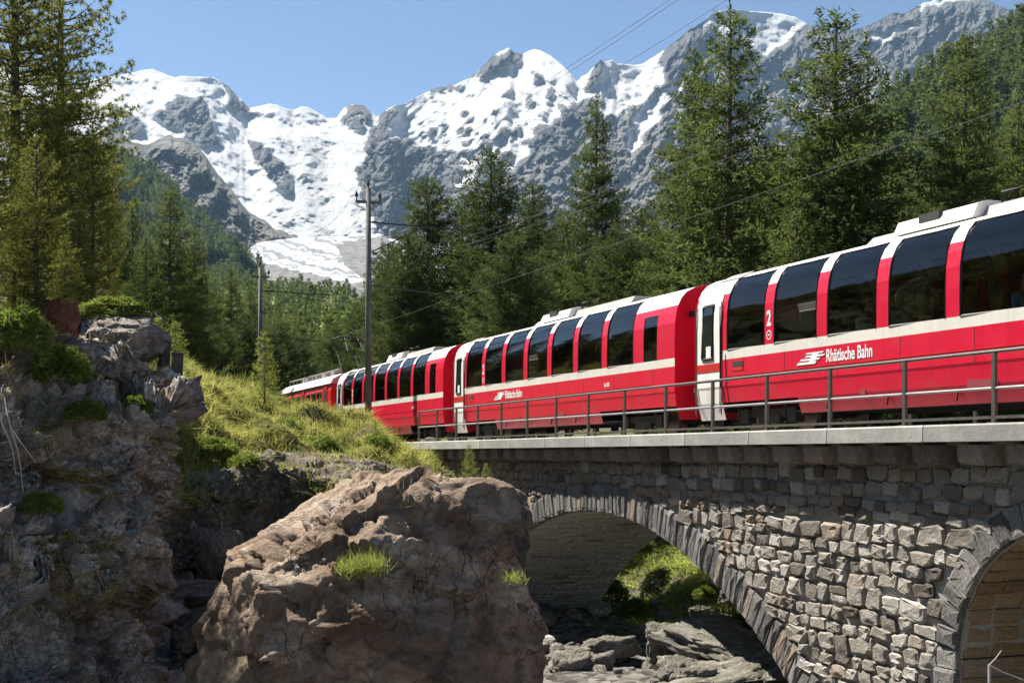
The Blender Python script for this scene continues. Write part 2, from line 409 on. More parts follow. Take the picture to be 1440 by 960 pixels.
snc = n.ramp(n.noise(n.co((.01, .01, .02)), 2.2, 9, .62), [(.33, (.72, .745, .78)), (.55, (.82, .825, .83)), (.8, (.88, .88, .875))])
snc = n.mix(n.attr('ice'), snc, n.ramp(n.noise(n.co((.02, .006, .02)), 3, 9, .7), [(.36, (.36, .38, .38)), (.6, (.70, .70, .68))]))
kk = n.math('ADD', n.math('ADD', n.math('MULTIPLY', n.attr('rock'), .62), .11), n.math('MULTIPLY', n.math('SUBTRACT', n.noise(n.co((.010, .010, .022)), 4, 10, .78, .8), .5), 1.35))
n.out(n.mix(n.ramp(kk, [(.42, 0), (.50, 1)]), snc, rkc), None, n.noise(v, 5, 12, .8), 1, 26)
mo = tag(obj('snow_mountains', V, gridf(len(xs), nr + 6)[:, ::-1], m_mtn, sm=True,
        tint={'rock': pad(rk).ravel(), 'scree': pad(np.clip(dirt + right * .9 * smooth(60, 130, Y2) + U([(640, 300), (760, 220), (960, 110), (960, 300), (640, 440)]) * .7, 0, 1)).ravel(), 'ice': pad(np.clip(ice + .45 * fall, 0, 1)).ravel()}), kind='structure')

fi = gridf(len(xs), nr + 6); mo.data.polygons.foreach_set('use_smooth', pad(rk).ravel()[fi].mean(1) < .5)   # crags stay sharp edged
# a generic far hillside from a crest line, built as a sheet that rolls over at the crest
def hillside(name, crest, ybot, D0, k, m, amp=20, sx=60, rows=70, step=5, rough=1.0, xr=None, gain=.5, flat=False, tint=None):
    x0, x1 = xr or (crest[0][0], crest[-1][0])
    xs = np.arange(x0, x1 + step, step); rid = pl(xs, crest) + rough * fbm(np.stack([xs / 14, xs * 0, xs * 0 + 3], -1), 3)
    t = np.linspace(0, 1, rows); Xi = np.repeat(xs[:, None], rows, 1); Yi = rid[:, None] + (ybot - rid[:, None]) * t[None]
    D = D0 * np.exp((ybot - Yi) / -k) if k < 0 else D0 + (ybot - Yi) * k
    D = D - smooth(0, .12, t)[None] * amp * ridged(np.stack([Xi / sx, Yi / sx, 0 * Xi + D0 * .01], -1), 6, gain)
    if flat: D = D - smooth(0, .12, t)[None] * amp * (.42 * cells((Xi + Yi * .8) / 22, (Yi - Xi * .5) / 34, 3, .8, .9) + .16 * cells((Xi + Yi * .8) / 8, (Yi - Xi * .5) / 13, 8, .8, .9))
    V = np.stack([(Xi - CX) / F * D, D, (HY - Yi) / F * D], -1)
    bk = []
    for i in range(1, 5):
        b = V[:, 0].copy(); q = b[:, 1] + .05 * D0 * i; b[:, 0] *= q / b[:, 1]; b[:, 1] = q; b[:, 2] = np.maximum(b[:, 2] - .012 * D0 * i * i, -7); bk.append(b)
    V = np.concatenate([np.stack(bk[::-1], 1), V], 1)
    tag(obj(name, V, gridf(len(xs), rows + 4)[:, ::-1], m, sm=not flat, tint=None if tint is None else {k_: np.concatenate([np.repeat(a_[:, :1], 4, 1), a_], 1).ravel() for k_, a_ in tint(Xi, Yi).items()}), kind='structure')
    return V[:, 4:]
m_spur = mat('spur_rock', (.2, .2, .2), .9, spec=.1); n = NT(m_spur); v = n.co((.01, .01, .01))
c = n.ramp(n.noise(v, 2.2, 10, .7, .6), [(.3, (.07, .07, .072)), (.52, (.15, .145, .138)), (.72, (.26, .24, .215))])
n.out(n.mix(n.ramp(n.noise(v, 1.5, 7, .65), [(.5, 0), (.62, .8)]), c, (.075, .085, .04)), None, n.noise(v, 5, 9, .72), .9, 8)
m_slope = mat('forest_floor', (.08, .1, .03), .95, spec=.1); n = NT(m_slope); v = n.co((.01, .01, .01))
n.out(n.ramp(n.noise(v, 3, 9, .7), [(.3, (.07, .10, .028)), (.5, (.18, .22, .065)), (.7, (.32, .33, .13))]), None, n.noise(v, 12, 6, .7), .8, 3)
m_dark = mat('wooded_floor', (.04, .06, .02), .95, spec=.1); n = NT(m_dark); v = n.co((.01, .01, .01))
n.out(n.ramp(n.noise(v, 4, 8, .7), [(.35, (.02, .035, .012)), (.6, (.06, .08, .03)), (.75, (.14, .14, .09))]), None, n.noise(v, 12, 6, .7), .8, 3)

m_spur.node_tree.nodes['Principled BSDF'].inputs['Specular IOR Level'].default_value = .05
hillside('rocky_spur', [(60, 190), (130, 196), (150, 186), (168, 184), (185, 199), (205, 205), (222, 196), (240, 190), (262, 197), (278, 204), (292, 224), (304, 242), (322, 262), (338, 284), (352, 300), (372, 310), (388, 322), (405, 328), (421, 334), (432, 346), (446, 372), (456, 400)], 400, 2300, 2.7, m_spur, 70, 48, rows=110, step=2.4, rough=3, gain=.66, flat=True)
m_ice = mat('glacier_ice', (.7, .7, .7), .8, spec=.2); n = NT(m_ice); v = n.co((.01, .01, .01))
ic = n.ramp(n.math('ADD', n.attr('band'), n.math('MULTIPLY', n.noise(v, 6, 8, .7), .5)), [(.35, (.26, .27, .28)), (.55, (.48, .49, .50)), (.8, (.68, .685, .69))])
mc = n.ramp(n.noise(v, 9, 8, .75), [(.35, (.13, .125, .12)), (.6, (.27, .26, .245))])
n.out(n.mix(n.ramp(n.math('ADD', n.attr('moraine'), n.math('MULTIPLY', n.math('SUBTRACT', n.noise(v, 8, 8, .7), .5), .8)), [(.42, 0), (.58, 1)]), ic, mc), None, n.noise(v, 7, 9, .75), .9, 9)
def tongue_tint(x, y):
    w = 5 * fbm(np.stack([x / 16, y / 8, 0 * x], -1), 5, .6); ye = np.interp(x, [320, 345, 352, 362, 385, 420, 460, 505, 570], [340, 345, 356, 363, 371, 381, 390, 398, 406])
    r = (ye - y) * (1 + (x - 350) / 400) + w; outer = smooth(1.5, -2.5, r)
    patch = inpoly(x + w, y + w, [(474, 345), (500, 337), (545, 334), (570, 385), (512, 391), (486, 376)]) * 1.0
    return {'moraine': np.maximum(outer, blur(patch, 1)), 'band': .34 + .30 * np.sin(r / 1.5 + 1.5 * np.sin(x / 30)) + .22 * np.sin(r / 4 + 1)}
hillside('glacier_tongue', [(318, 398), (332, 384), (344, 360), (352, 348), (362, 342), (385, 337.5), (420, 334.5), (450, 332), (475, 333), (500, 331), (530, 332), (570, 340)], 440, 1900, 3.4, m_ice, 6, 40, rows=90, step=2.2, rough=.6, gain=.6, tint=tongue_tint)
SPUR = hillside('wooded_spur', [(60, 170), (140, 205), (165, 212), (190, 226), (215, 242), (240, 262), (262, 284), (284, 306), (300, 322), (320, 338), (345, 356), (362, 372), (372, 384)], 430, 1150, 1.3, m_dark, 22, 50, step=4)
RHILL = hillside('wooded_hill', [(980, 330), (1060, 272), (1120, 232), (1180, 190), (1240, 150), (1290, 118), (1340, 88), (1380, 66), (1440, 34), (1520, -10), (1640, -60)], 460, 260, 1.15, m_dark, 10, 60, step=6)

# ------------------------------------------------------------------ the near ground
m_ground = mat('ground', (.1, .1, .05), .95, spec=.15); n = NT(m_ground); v = n.co()
gz_ = n.t.nodes.new('ShaderNodeSeparateXYZ'); n.t.links.new(v, gz_.inputs[0])
grav = n.ramp(n.math('ADD', n.math('MULTIPLY', n.math('ADD', gz_.outputs[2], 4.5), -.9), n.noise(v, .8, 5)), [(.42, 0), (.58, 1)])
n.out(n.mix(grav, n.mix(n.ramp(n.noise(v, .5, 7, .65), [(.4, 0), (.6, 1)]), n.ramp(n.noise(v, 5, 7, .7), [(.3, (.05, .04, .028)), (.7, (.15, .13, .09))]),
            n.ramp(n.noise(v, 3, 8, .7), [(.3, (.05, .075, .018)), (.7, (.16, .185, .05))])), n.ramp(n.vor(v, 5, 'F1', 'Color'), [(.2, (.05, .045, .04)), (.5, (.12, .11, .10)), (.8, (.22, .2, .18))])), None, n.noise(v, 6, 8, .72), .9, .12)
def h_ground(X, Y):
    a, p = ap(X, Y)
    gorge = -4.9 + .5 * fbm(np.stack([X / 4, Y / 4, 0 * X], -1), 4)
    behind = -5.9 + np.clip(p - 21.4, 0, 6.5) * .80 + np.clip(p - 27.9, 0, 60) * .22 + .3 * fbm(np.stack([X / 5, Y / 5, 0 * X + 2], -1), 4)
    h = np.where(p > 17.4, behind, gorge)
    # the plateau left of the bridge, and the valley behind it
    valley = .25 + np.clip(Y - 75, 0, 1e9) * .066 + np.clip(Y - 400, 0, 1e9) * .05 + np.clip(-X - 12 - .1 * Y, 0, 80) * .16
    valley = valley + np.clip(p - 20, 0, 60) * .10 + .35 * fbm(np.stack([X / 9, Y / 9, 0 * X + 5], -1), 4) * smooth(0, 3, np.abs(p - 15.4) - 2.2)
    m = smooth(0, 3, a - 40.5 - 10 * smooth(17.7, 20, p) * (1 - smooth(26, 34, p))) * smooth(5.5, 9.5, p + np.clip(a - 46, 0, 40) * .8)
    h = h * (1 - m) + np.maximum(valley, np.where(p > 17.4, h, -99)) * m
    return h
gu = np.concatenate([np.arange(-60, 0, 2.5), np.arange(0, 90, .5), np.arange(90, 300, 6), np.geomspace(300, 7000, 30)])
gv = np.concatenate([-np.geomspace(40, 4000, 24)[::-1], np.arange(-40, 0, 1.5), np.arange(0, 32, .4), np.arange(32, 90, 2), np.geomspace(90, 4000, 30)])
A_, P_ = np.meshgrid(gu, gv, indexing='ij')
GX = P_ * CT - A_ * ST; GY = P_ * ST + A_ * CT
GZ = h_ground(GX, GY)
# beyond the near ground the valley floor lies flat out to the horizon, under the hills
far = smooth(900, 1500, np.hypot(GX, GY)); GZ = GZ * (1 - far) + 40 * far
GZ = np.minimum(GZ, np.where(GY > 0, 66, 20))
GZ = np.where(GY < -5, GZ * 0 - 4.9, GZ)
tag(obj('ground', np.stack([GX, GY, GZ], -1), gridf(len(gu), len(gv))[:, ::-1], m_ground, sm=True), kind='structure')

# valley slope with meadows between the trees, left of the railway
VAL = hillside('valley_meadow', [(150, 392), (300, 392), (362, 402), (400, 406), (450, 412), (520, 420), (640, 428), (760, 432)], 592, 96, -86.0, m_slope, 3, 40, rows=90, step=4)

# wooded mountainside on the near left, beyond the picture edge (it stands in the window reflections)
lx, ly = np.meshgrid(np.concatenate([-np.geomspace(24, 700, 60)[::-1]]), np.arange(-160, 230, 5.0), indexing='ij')
edge_ = np.clip(-lx - 24 - np.clip(ly - 20, 0, 400) * .42, 0, 1e9)
lz = -5.2 + np.minimum(edge_ * .55, 20 + edge_ * .42) + 2.5 * fbm(np.stack([lx / 30, ly / 30, 0 * lx], -1), 4) * smooth(0, 12, edge_)
LEFT = np.stack([lx, ly, lz], -1)
tag(obj('left_mountainside', LEFT, gridf(*lx.shape)[:, ::-1], m_dark, sm=True), kind='structure')
# ================================================================== BRIDGE
PF, PB, PD, PE = 13.3, 17.55, 12.78, 18.05        # wall faces and deck edges, across the line
def stonemat(name, dark, mid, light, moss=0.0, bd=.03):
    m = mat(name, mid, .9, spec=.2); n = NT(m); v = n.co()
    c = n.ramp(n.rnd(), [(0, dark), (.3, mid), (.62, mid), (.85, light), (1, (.25, .19, .14))])
    c = n.mix(.8, c, n.ramp(n.noise(v, 9, 8, .7), [(.3, .22), (.7, .85)]), 'OVERLAY')
    c = n.mix(n.ramp(n.noise(v, 14, 6, .75), [(.58, 0), (.66, .7)]), c, (.5, .49, .46))
    n.out(c, None, n.math('ADD', n.noise(v, 8, 8, .72), n.math('MULTIPLY', n.noise(v, 45, 3, .7), .4)), .9, bd); return m
m_stone = stonemat('rubble_stone', (.09, .075, .06), (.26, .235, .20), (.44, .41, .365))
m_vous = stonemat('voussoir_stone', (.075, .073, .07), (.15, .143, .132), (.235, .225, .21))
m_ochre = stonemat('ochre_stone', (.20, .14, .075), (.30, .21, .12), (.36, .27, .17))
m_grey = stonemat('grey_course_stone', (.34, .33, .30), (.45, .43, .39), (.52, .50, .45))
m_corb = stonemat('corbel_stone', (.12, .098, .075), (.21, .175, .14), (.27, .23, .19))
m_mortar = wornmat('mortar', (.26, .24, .21), (.40, .38, .34), 3, .95, .02, .6)
m_conc = wornmat('deck_concrete', (.23, .22, .20), (.34, .33, .305), 2.2, .9, .012, .7, rnd=.25)
m_steel = wornmat('railing_steel', (.10, .095, .09), (.17, .15, .13), 9, .5, .004, .3, .6)
BL = bp(28, 15.4, -5)
bridge = thing('stone_bridge', 'grey rubble stone railway bridge with a wide arch and corbelled concrete deck', 'bridge', BL, RZ)
def L(a, p, z): return (a - 28, 15.4 - p, z + 5)          # bridge space
A1, Z1, R1 = 29.4, -15.85, 14.5                            # wide arch
A2, Z2, R2 = 14.3, -3.05, 2.0                              # small arch on the right
HALF1 = math.sqrt(R1 ** 2 - (R1 - 5.2) ** 2)
def intr(a):
    if abs(a - A1) < HALF1: return Z1 + math.sqrt(R1 ** 2 - (a - A1) ** 2)
    if abs(a - A2) <= R2 + 1e-6: return Z2 + math.sqrt(max(0, R2 ** 2 - (a - A2) ** 2))
    return None
ac = sorted(set([2, 6, 10, 43.5] + list(np.linspace(A1 - HALF1 + 1e-4, A1 + HALF1 - 1e-4, 61)) + list(np.linspace(A2 - R2 + 1e-4, A2 + R2 - 1e-4, 25)) + [A1 - HALF1, A1 + HALF1, A2 - R2, A2 + R2]))
b = MB()
BOT = -7.0
for a0, a1 in zip(ac[:-1], ac[1:]):
    i0, i1 = intr(a0), intr(a1); mid = intr((a0 + a1) / 2)
    z0, z1 = (BOT, BOT) if mid is None else (i0 if i0 is not None else BOT, i1 if i1 is not None else BOT)
    if mid is not None and a1 - a0 < 1e-3: z0 = z1 = BOT if i0 is None or i1 is None else z0
    for p in (PF, PB): b.add([L(a0, p, z0), L(a1, p, z1), L(a1, p, .149), L(a0, p, .149)], [(0, 1, 2, 3)])
    if mid is not None: b.add([L(a0, PF, z0), L(a1, PF, z1), L(a1, PB, z1), L(a0, PB, z0)], [(0, 1, 2, 3)])
for a in (A2 - R2, A2 + R2): b.add([L(a, PF, BOT), L(a, PB, BOT), L(a, PB, Z2), L(a, PF, Z2)], [(0, 1, 2, 3)])
for a in (A1 - HALF1, A1 + HALF1):
    z = intr(A1 - HALF1 + 1e-5); b.add([L(a, PF, BOT), L(a, PB, BOT), L(a, PB, z), L(a, PF, z)], [(0, 1, 2, 3)])
b.add([L(43.5, PF, BOT), L(43.5, PB, BOT), L(43.5, PB, .149), L(43.5, PF, .149)], [(0, 1, 2, 3)])
b.build('mortar_wall', m_mortar, bridge)

def stone_mesh(rng, dep=.09, n=8, jag=.12, flat=False, wob=.04):
    """unit stone: w and h about 1 in x and z, front at +y (depth in metres)"""
    c = .16 if not flat else .05
    pts = np.array([(-.5 + c, -.5), (.5 - c, -.5), (.5, -.5 + c), (.5, .5 - c), (.5 - c, .5), (-.5 + c, .5), (-.5, .5 - c), (-.5, -.5 + c)])
    pts = pts * (1 + rng.uniform(-jag, jag * .4, (8, 1))) + rng.uniform(-wob, wob, (8, 2)) * (0.3 if flat else 1)
    rings = []
    for s, d in ((1.0, -.05), (1.0, dep * .55), (.93, dep * .85), (.72, dep)):
        dd = d + (rng.uniform(-.25, .25, 8) * dep if d > 0 else 0)
        rings.append(np.stack([pts[:, 0] * s, np.full(8, 1.0) * dd, pts[:, 1] * s], 1))
    V = np.concatenate(rings + [np.array([[rng.uniform(-.1, .1), dep * rng.uniform(.9, 1.25), rng.uniform(-.1, .1)]])])
    q = [(r * 8 + i, r * 8 + (i + 1) % 8, r * 8 + 8 + (i + 1) % 8, r * 8 + 8 + i) for r in range(3) for i in range(8)]
    tr = [(24 + i, 24 + (i + 1) % 8, 32) for i in range(8)]
    return V, np.array(q), np.array(tr)
rs_ = np.random.default_rng(11)
SV = [stone_mesh(rs_, .078, jag=.17, wob=.06) for _ in range(18)]
SVf = [stone_mesh(rs_, .05, jag=.05, flat=True) for _ in range(10)]
SM = [mesh('stone', v, [q, t_], m_stone, sm=False) for v, q, t_ in SV]
def place_stones(lst, meshes, protos, name, m, parent, limit, xf):
    """lst: (size key, xform args); largest become parts, the rest one joined part"""
    lst = sorted(lst, key=lambda r: -r[0]); rest = ([], [], []); nb = 0
    for i, (key, args) in enumerate(lst):
        k = int(rs_.integers(len(meshes))); loc, rot, sc = xf(*args)
        if i < limit:
            inst(name, meshes[k], parent, loc, rot, sc)
        else:
            M_ = np.array(Matrix.LocRotScale(Vector(loc), __import__('mathutils').Euler(rot), Vector(sc)))
            v, q, t_ = protos[k]; rest[0].append(v @ M_[:3, :3].T + M_[:3, 3]); rest[1].append(q + nb); rest[2].append(t_ + nb); nb += len(v)
    if nb:
        o = obj(name + '_rubble', np.concatenate(rest[0]), [np.concatenate(rest[1]), np.concatenate(rest[2])], m, parent); o['kind'] = 'stuff'
# spandrel rubble
lst = []
z = -.17
row = 0
EX1, EX2 = R1 + .70, R2 + .5
while z > -5.6:
    h = rs_.uniform(.17, .36) if row else .26
    a = 8.0 + rs_.uniform(0, .4)
    while a < 42.5:
        w = rs_.uniform(.24, .62) * (1.15 if h > .27 else .9); ca, cz = a + w / 2, z - h / 2
        # tall stones split in two
        subs = [(ca, cz, w, h)]
        if h > .27 and rs_.random() < .35:
            f = rs_.uniform(.4, .6); subs = [(ca, z - h * f / 2, w, h * f), (ca, z - h * f - h * (1 - f) / 2, w, h * (1 - f))]
        for (qa, qz, qw, qh) in subs:
            d1 = math.hypot(qa - A1, qz - Z1); d2 = math.hypot(qa - A2, qz - Z2)
            in1 = d1 < EX1 - .02 or (abs(qa - A1) < HALF1 - .2 and qz < Z1 + R1 - 5.2)
            in2 = d2 < EX2 - .02 or (abs(qa - A2) < EX2 and qz < Z2)
            if not (in1 or in2):
                Y = PF * ST + qa * CT; vis = 1.0 if 14.6 < qa < 37 else .05
                dz_ = rs_.uniform(-.045, .045)
                lst.append((vis * qw * qh / Y ** 2, (qa, qz + dz_, qw * rs_.uniform(.93, 1.06), qh * rs_.uniform(.90, 1.07), rs_.uniform(-.11, .11))))
        a += w + .015
    z -= h + .012; row += 1
def xf_wall(a, z, w, h, r): return L(a, PF - .005, z), (0, r, 0), (w, rs_.uniform(.75, 1.25), h)
place_stones(lst, SM, SV, 'stone', m_stone, bridge, 300, xf_wall)
# voussoirs of both arches
VV = []
for _ in range(10):
    v, q, t_ = stone_mesh(rs_, .10, jag=.04, flat=True); VV.append((v, q, t_))
VM = [mesh('voussoir', v, [q, t_], m_vous) for v, q, t_ in VV]
def ring(A, Z, R, th, w, d0, d1):
    ang = d0
    while ang < d1:
        ww = w * rs_.uniform(.8, 1.2); an = ang + ww / R / 2; tt = th * rs_.uniform(.94, 1.05)
        rr = R + tt / 2 + .004
        a, zz = A + rr * math.sin(an), Z + rr * math.cos(an)
        # local x along +a, z up: rotating about y(-p) so that local z points outward
        inst('voussoir', VM[int(rs_.integers(10))], bridge, L(a, PF - .012, zz), (0, an, 0), (ww * .93 * (1 + th / R / 2), rs_.uniform(.5, .95), tt))
        ang += ww / R
th1 = math.asin(HALF1 / R1)
ring(A1, Z1, R1, .68, .25, -th1, th1)
ring(A2, Z2, R2, .5, .28, -math.pi / 2, math.pi / 2)
zz = Z2 - .15
while zz > -5.5:                                           # jamb quoins of the small arch
    h = rs_.uniform(.26, .4); inst('quoin', VM[int(rs_.integers(10))], bridge, L(A2 + R2 + .26, PF - .012, zz - h / 2), (0, 0, 0), (.5, 1, h * .93)); zz -= h
# ochre stones lining the small arch, and grey courses under the wide one
OM = [mesh('arch_stone', v, [q, t_], m_ochre) for v, q, t_ in SVf]
lst = []
zz = 0
arc = 0.0
while arc < 2.6 + math.pi / 2 * R2:
    h = rs_.uniform(.2, .3); p = PF + .02
    while p < PB - .1:
        w = min(rs_.uniform(.35, .75), PB - p); s = arc + h / 2
        if s < 2.6: pos = (A2 + R2, p + w / 2, Z2 - 2.6 + s, 0.0)
        else:
            th = (s - 2.6) / R2; pos = (A2 + R2 * math.cos(th), p + w / 2, Z2 + R2 * math.sin(th), th)
        lst.append((1, (*pos, w * .95, h * .93))); p += w
    arc += h
def xf_s(a, p, z, th, w, h):
    # local y(front) -> inward normal (-cos th, 0, -sin th); local x -> across; local z -> along the course
    f = Vector((-math.cos(th), 0, -math.sin(th))); u = Vector((-math.sin(th), 0, math.cos(th))); x = f.cross(u)
    M_ = Matrix((x, f, u)).transposed()
    return L(a, p, z), M_.to_euler(), (w, rs_.uniform(.5, 1.2), h)
place_stones(lst, OM, SVf, 'arch_stone', m_ochre, bridge, 300, xf_s)
lst = []
arc = 0.0
tot = R1 * th1
while arc < tot + 3:
    h = rs_.uniform(.12, .2); p = PF + .02
    while p < PB - .1:
        w = min(rs_.uniform(.3, .8), PB - p); s = arc + h / 2
        th = th1 - s / R1
        lst.append((h * w, (A1 + R1 * math.sin(th), p + w / 2, Z1 + R1 * math.cos(th), th, w * .96, h * .9))); p += w
    arc += h
def xf_s1(a, p, z, th, w, h):
    f = Vector((-math.sin(th), 0, -math.cos(th))); u = Vector((-math.cos(th), 0, math.sin(th))); x = f.cross(u)
    M_ = Matrix((x, f, u)).transposed()
    return L(a, p, z), M_.to_euler(), (w, rs_.uniform(.3, .9), h)
GM = [mesh('soffit_stone', v, [q, t_], m_grey) for v, q, t_ in SVf]
place_stones(lst, GM, SVf, 'soffit_stone', m_grey, bridge, 300, xf_s1)
# stone footing of the far pier
fb = MB()
sm2 = np.random.default_rng(5)
for i in range(0):
    for j in range(3):
        w, h = .75, .42
        fb.box(L(31.7 + i * .8 + .2 * (j % 2), PF - .25 + .08 * j + rs_.uniform(-.05, .05), -5.6 + j * .45), (w, .9, h))
for j in range(5):
    for i in range(6): inst('footing_stone', SM[int(sm2.integers(18))], bridge, L(32.0 + i * .55 + .25 * (j % 2), PF - .3, -6.3 + j * .36), (0, sm2.uniform(-.06, .06), 0), (.56, 3.2, .38))
# corbels, coping slabs, deck
cm = []
for _ in range(5):
    q = MB(); q.prism([(0, -.16), (.36, -.12), (.40, -.02), (.40, .15), (0, .15)], 0, -.28, .28); me_ = q.me('corbel', m_corb); cm.append(me_)
a = 8.6
while a < 42:
    inst('corbel', cm[int(rs_.integers(5))], bridge, L(a, PF, 0), (0, 0, rs_.uniform(-.03, .03)), (rs_.uniform(.92, 1.08), 1, 1)); a += 1.0
    inst('corbel', cm[int(rs_.integers(5))], bridge, L(a - 1, PB, 0), (0, 0, math.pi))
def slab_me(w):
    q = MB(); q.prism([(-.32, .05), (.0, .05), (.0, .275), (-.025, .30), (-.32, .30)], 0, -w / 2, w / 2); return q.me('coping_slab', m_conc)
cs = slab_me(2.48)
a = 4.0
while a < 44.2:
    inst('coping_slab', cs, bridge, L(a + 1.25, PD, .15)); inst('coping_slab', cs, bridge, L(a + 1.25, PE, .15), (0, 0, math.pi)); a += 2.5
d = MB(); d.box(L(24.2, 15.4, .24), (40.5, PE - PD - .66, .18)); d.build('deck', m_conc, bridge)

# ------------------------------------------------------------------ track
m_ballast = mat('ballast_gravel', (.2, .19, .17), .95); n = NT(m_ballast); v = n.co()
n.out(n.ramp(n.vor(v, 16, 'F1', 'Color'), [(.2, (.10, .09, .08)), (.5, (.2, .185, .165)), (.8, (.31, .29, .26))]), None, n.vor(v, 16), .9, .05)
pa = np.arange(2, 100, .6); pp = np.array([-2.0, -1.45, -1.25, -.6, 0, .6, 1.25, 1.45, 2.0])
AA, PP = np.meshgrid(pa, pp, indexing='ij'); ZZ = np.where(np.abs(PP) < 1.3, RAIL - .14, np.where(np.abs(PP) < 1.5, RAIL - .17, RAIL - .32)) + .015 * perlin(np.stack([AA * 3, PP * 3, 0 * AA], -1)) - np.where(AA < 44, 0, 0)
BP_ = np.stack([(PP + 15.43) * CT - AA * ST, (PP + 15.43) * ST + AA * CT, ZZ], -1)
tag(obj('track_bed', BP_, gridf(len(pa), len(pp))[:, ::-1], m_ballast), kind='structure')
m_rail = wornmat('rail_steel', (.22, .16, .12), (.32, .26, .22), 8, .45, .004, .3, .8)
m_sleeper = wornmat('sleeper_steel', (.12, .085, .06), (.2, .15, .11), 6, .8)
track = thing('railway_track', 'single narrow gauge track of two rails under the red train', 'railway track', bp(28, 15.43, RAIL - .15), RZ)
for s in (-.535, .535):
    q = MB(); q.prism([(-.06, 0), (.06, 0), (.06, .012), (.012, .025), (.012, .1), (.033, .115), (.033, .148), (-.033, .148), (-.033, .115), (-.012, .1), (-.012, .025), (-.06, .012)], 0, -26, 70)
    o = q.build('rail', m_rail, track); o.location = (0, s, 0)
q = MB(); q.box((0, 0, -.045), (.22, 1.8, .09)); sm_ = q.me('sleeper', m_sleeper)
for i in range(120): inst('sleeper', sm_, track, (-25 + i * .72, 0, .02))

# ------------------------------------------------------------------ railings
def railing(p, label):
    t_ = thing('railing', label, 'railing', bp(28, p, .45), RZ, 'railings along the bridge deck')
    pm = MB(); pm.box((0, 0, .5), (.07, .05, 1.0)); pm.box((0, 0, .01), (.16, .12, .02)); pme = pm.me('post', m_steel)
    a = 43.5
    while a > 5: inst('post', pme, t_, (a - 28, 0, .003)); a -= 2.016
    for z, r in ((1.02, .028), (.5, .022)):
        q = MB(); q.tube([(-23, .0, z), (15.6, .0, z)], r, 8); q.build('rail', m_steel if z > .9 else m_railgrey, t_)
    q = MB(); q.box((-3.7, 0, .09), (38.6, .05, .04)); q.build('foot_rail', m_steel, t_)
m_railgrey = wornmat('railing_galvanised', (.30, .29, .28), (.42, .41, .40), 9, .45, .004, .3, .6)
railing(PD + .28, 'dark steel railing on the near edge of the deck, in front of the train')
railing(PE - .28, 'steel railing on the far edge of the deck, seen under the train')
# ================================================================== TRAIN
def paint(name, col, dirt=(.20, .12, .10), amt=.22, rough=.3):
    m = mat(name, col, rough, spec=.4, coat=.15); n = NT(m); v = n.co()
    k = n.ramp(n.noise(v, 2.2, 7, .65, .4), [(.5, 0), (.75, amt)])
    sp = n.t.nodes.new('ShaderNodeSeparateXYZ'); n.t.links.new(v, sp.inputs[0])
    low = n.math('MULTIPLY', n.ramp(n.math('MULTIPLY', sp.outputs[2], .5), [(.15, 1), (.5, 0)]), n.noise(n.co((3, 3, .7)), 2.5, 6, .7))
    st = n.ramp(n.noise(n.co((4.5, 4.5, .28)), 1.0, 6, .7), [(.5, 0), (.72, .32)]); c = n.mix(st, n.mix(k, col, dirt), tuple(.45 * q for q in col)); c = n.mix(n.math('MULTIPLY', low, .3), c, dirt)
    n.out(c, n.ramp(n.noise(v, 5, 5), [(.3, rough), (.8, rough + .15)])); return m
m_red = paint('red_paint', (.60, .006, .036)); m_white = paint('white_paint', (.80, .78, .74), (.45, .4, .33), .3)
m_stripe = paint('stripe_paint', (.70, .67, .60), (.45, .4, .33), .3)
m_lred = paint('railcar_red_paint', (.52, .02, .018), amt=.35)
m_dark = mat('underframe_black', (.022, .02, .019), .75); m_rub = mat('window_rubber', (.012, .012, .013), .6)
m_groof = paint('grey_roof', (.30, .28, .26), (.2, .17, .14), .5, .6)
m_seam = mat('seam_dark_red', (.16, .01, .015), .6)  # dark red of the panel joints and door gaps
m_seat = mat('seat_fabric', (.32, .06, .05), .9); m_floor = mat('cabin_floor', (.14, .13, .12), .9); m_inn = mat('cabin_lining', (.22, .21, .20), .8)
m_txt = mat('white_lettering', (.82, .80, .78), .5)
m_glass = bpy.data.materials.new('tinted_glass'); m_glass.use_nodes = True
nt_ = m_glass.node_tree; nt_.nodes.remove(nt_.nodes['Principled BSDF'])
tr_ = nt_.nodes.new('ShaderNodeBsdfTransparent'); tr_.inputs[0].default_value = (.66, .67, .66, 1)
gl_ = nt_.nodes.new('ShaderNodeBsdfGlossy'); gl_.inputs['Roughness'].default_value = .02; gl_.inputs[0].default_value = (.92, .9, .86, 1)
fr_ = nt_.nodes.new('ShaderNodeFresnel'); fr_.inputs[0].default_value = 1.55
mx_ = nt_.nodes.new('ShaderNodeMixShader')
nt_.links.new(fr_.outputs[0], mx_.inputs[0]); nt_.links.new(tr_.outputs[0], mx_.inputs[1]); nt_.links.new(gl_.outputs[0], mx_.inputs[2])
nt_.links.new(mx_.outputs[0], nt_.nodes['Material Output'].inputs[0])

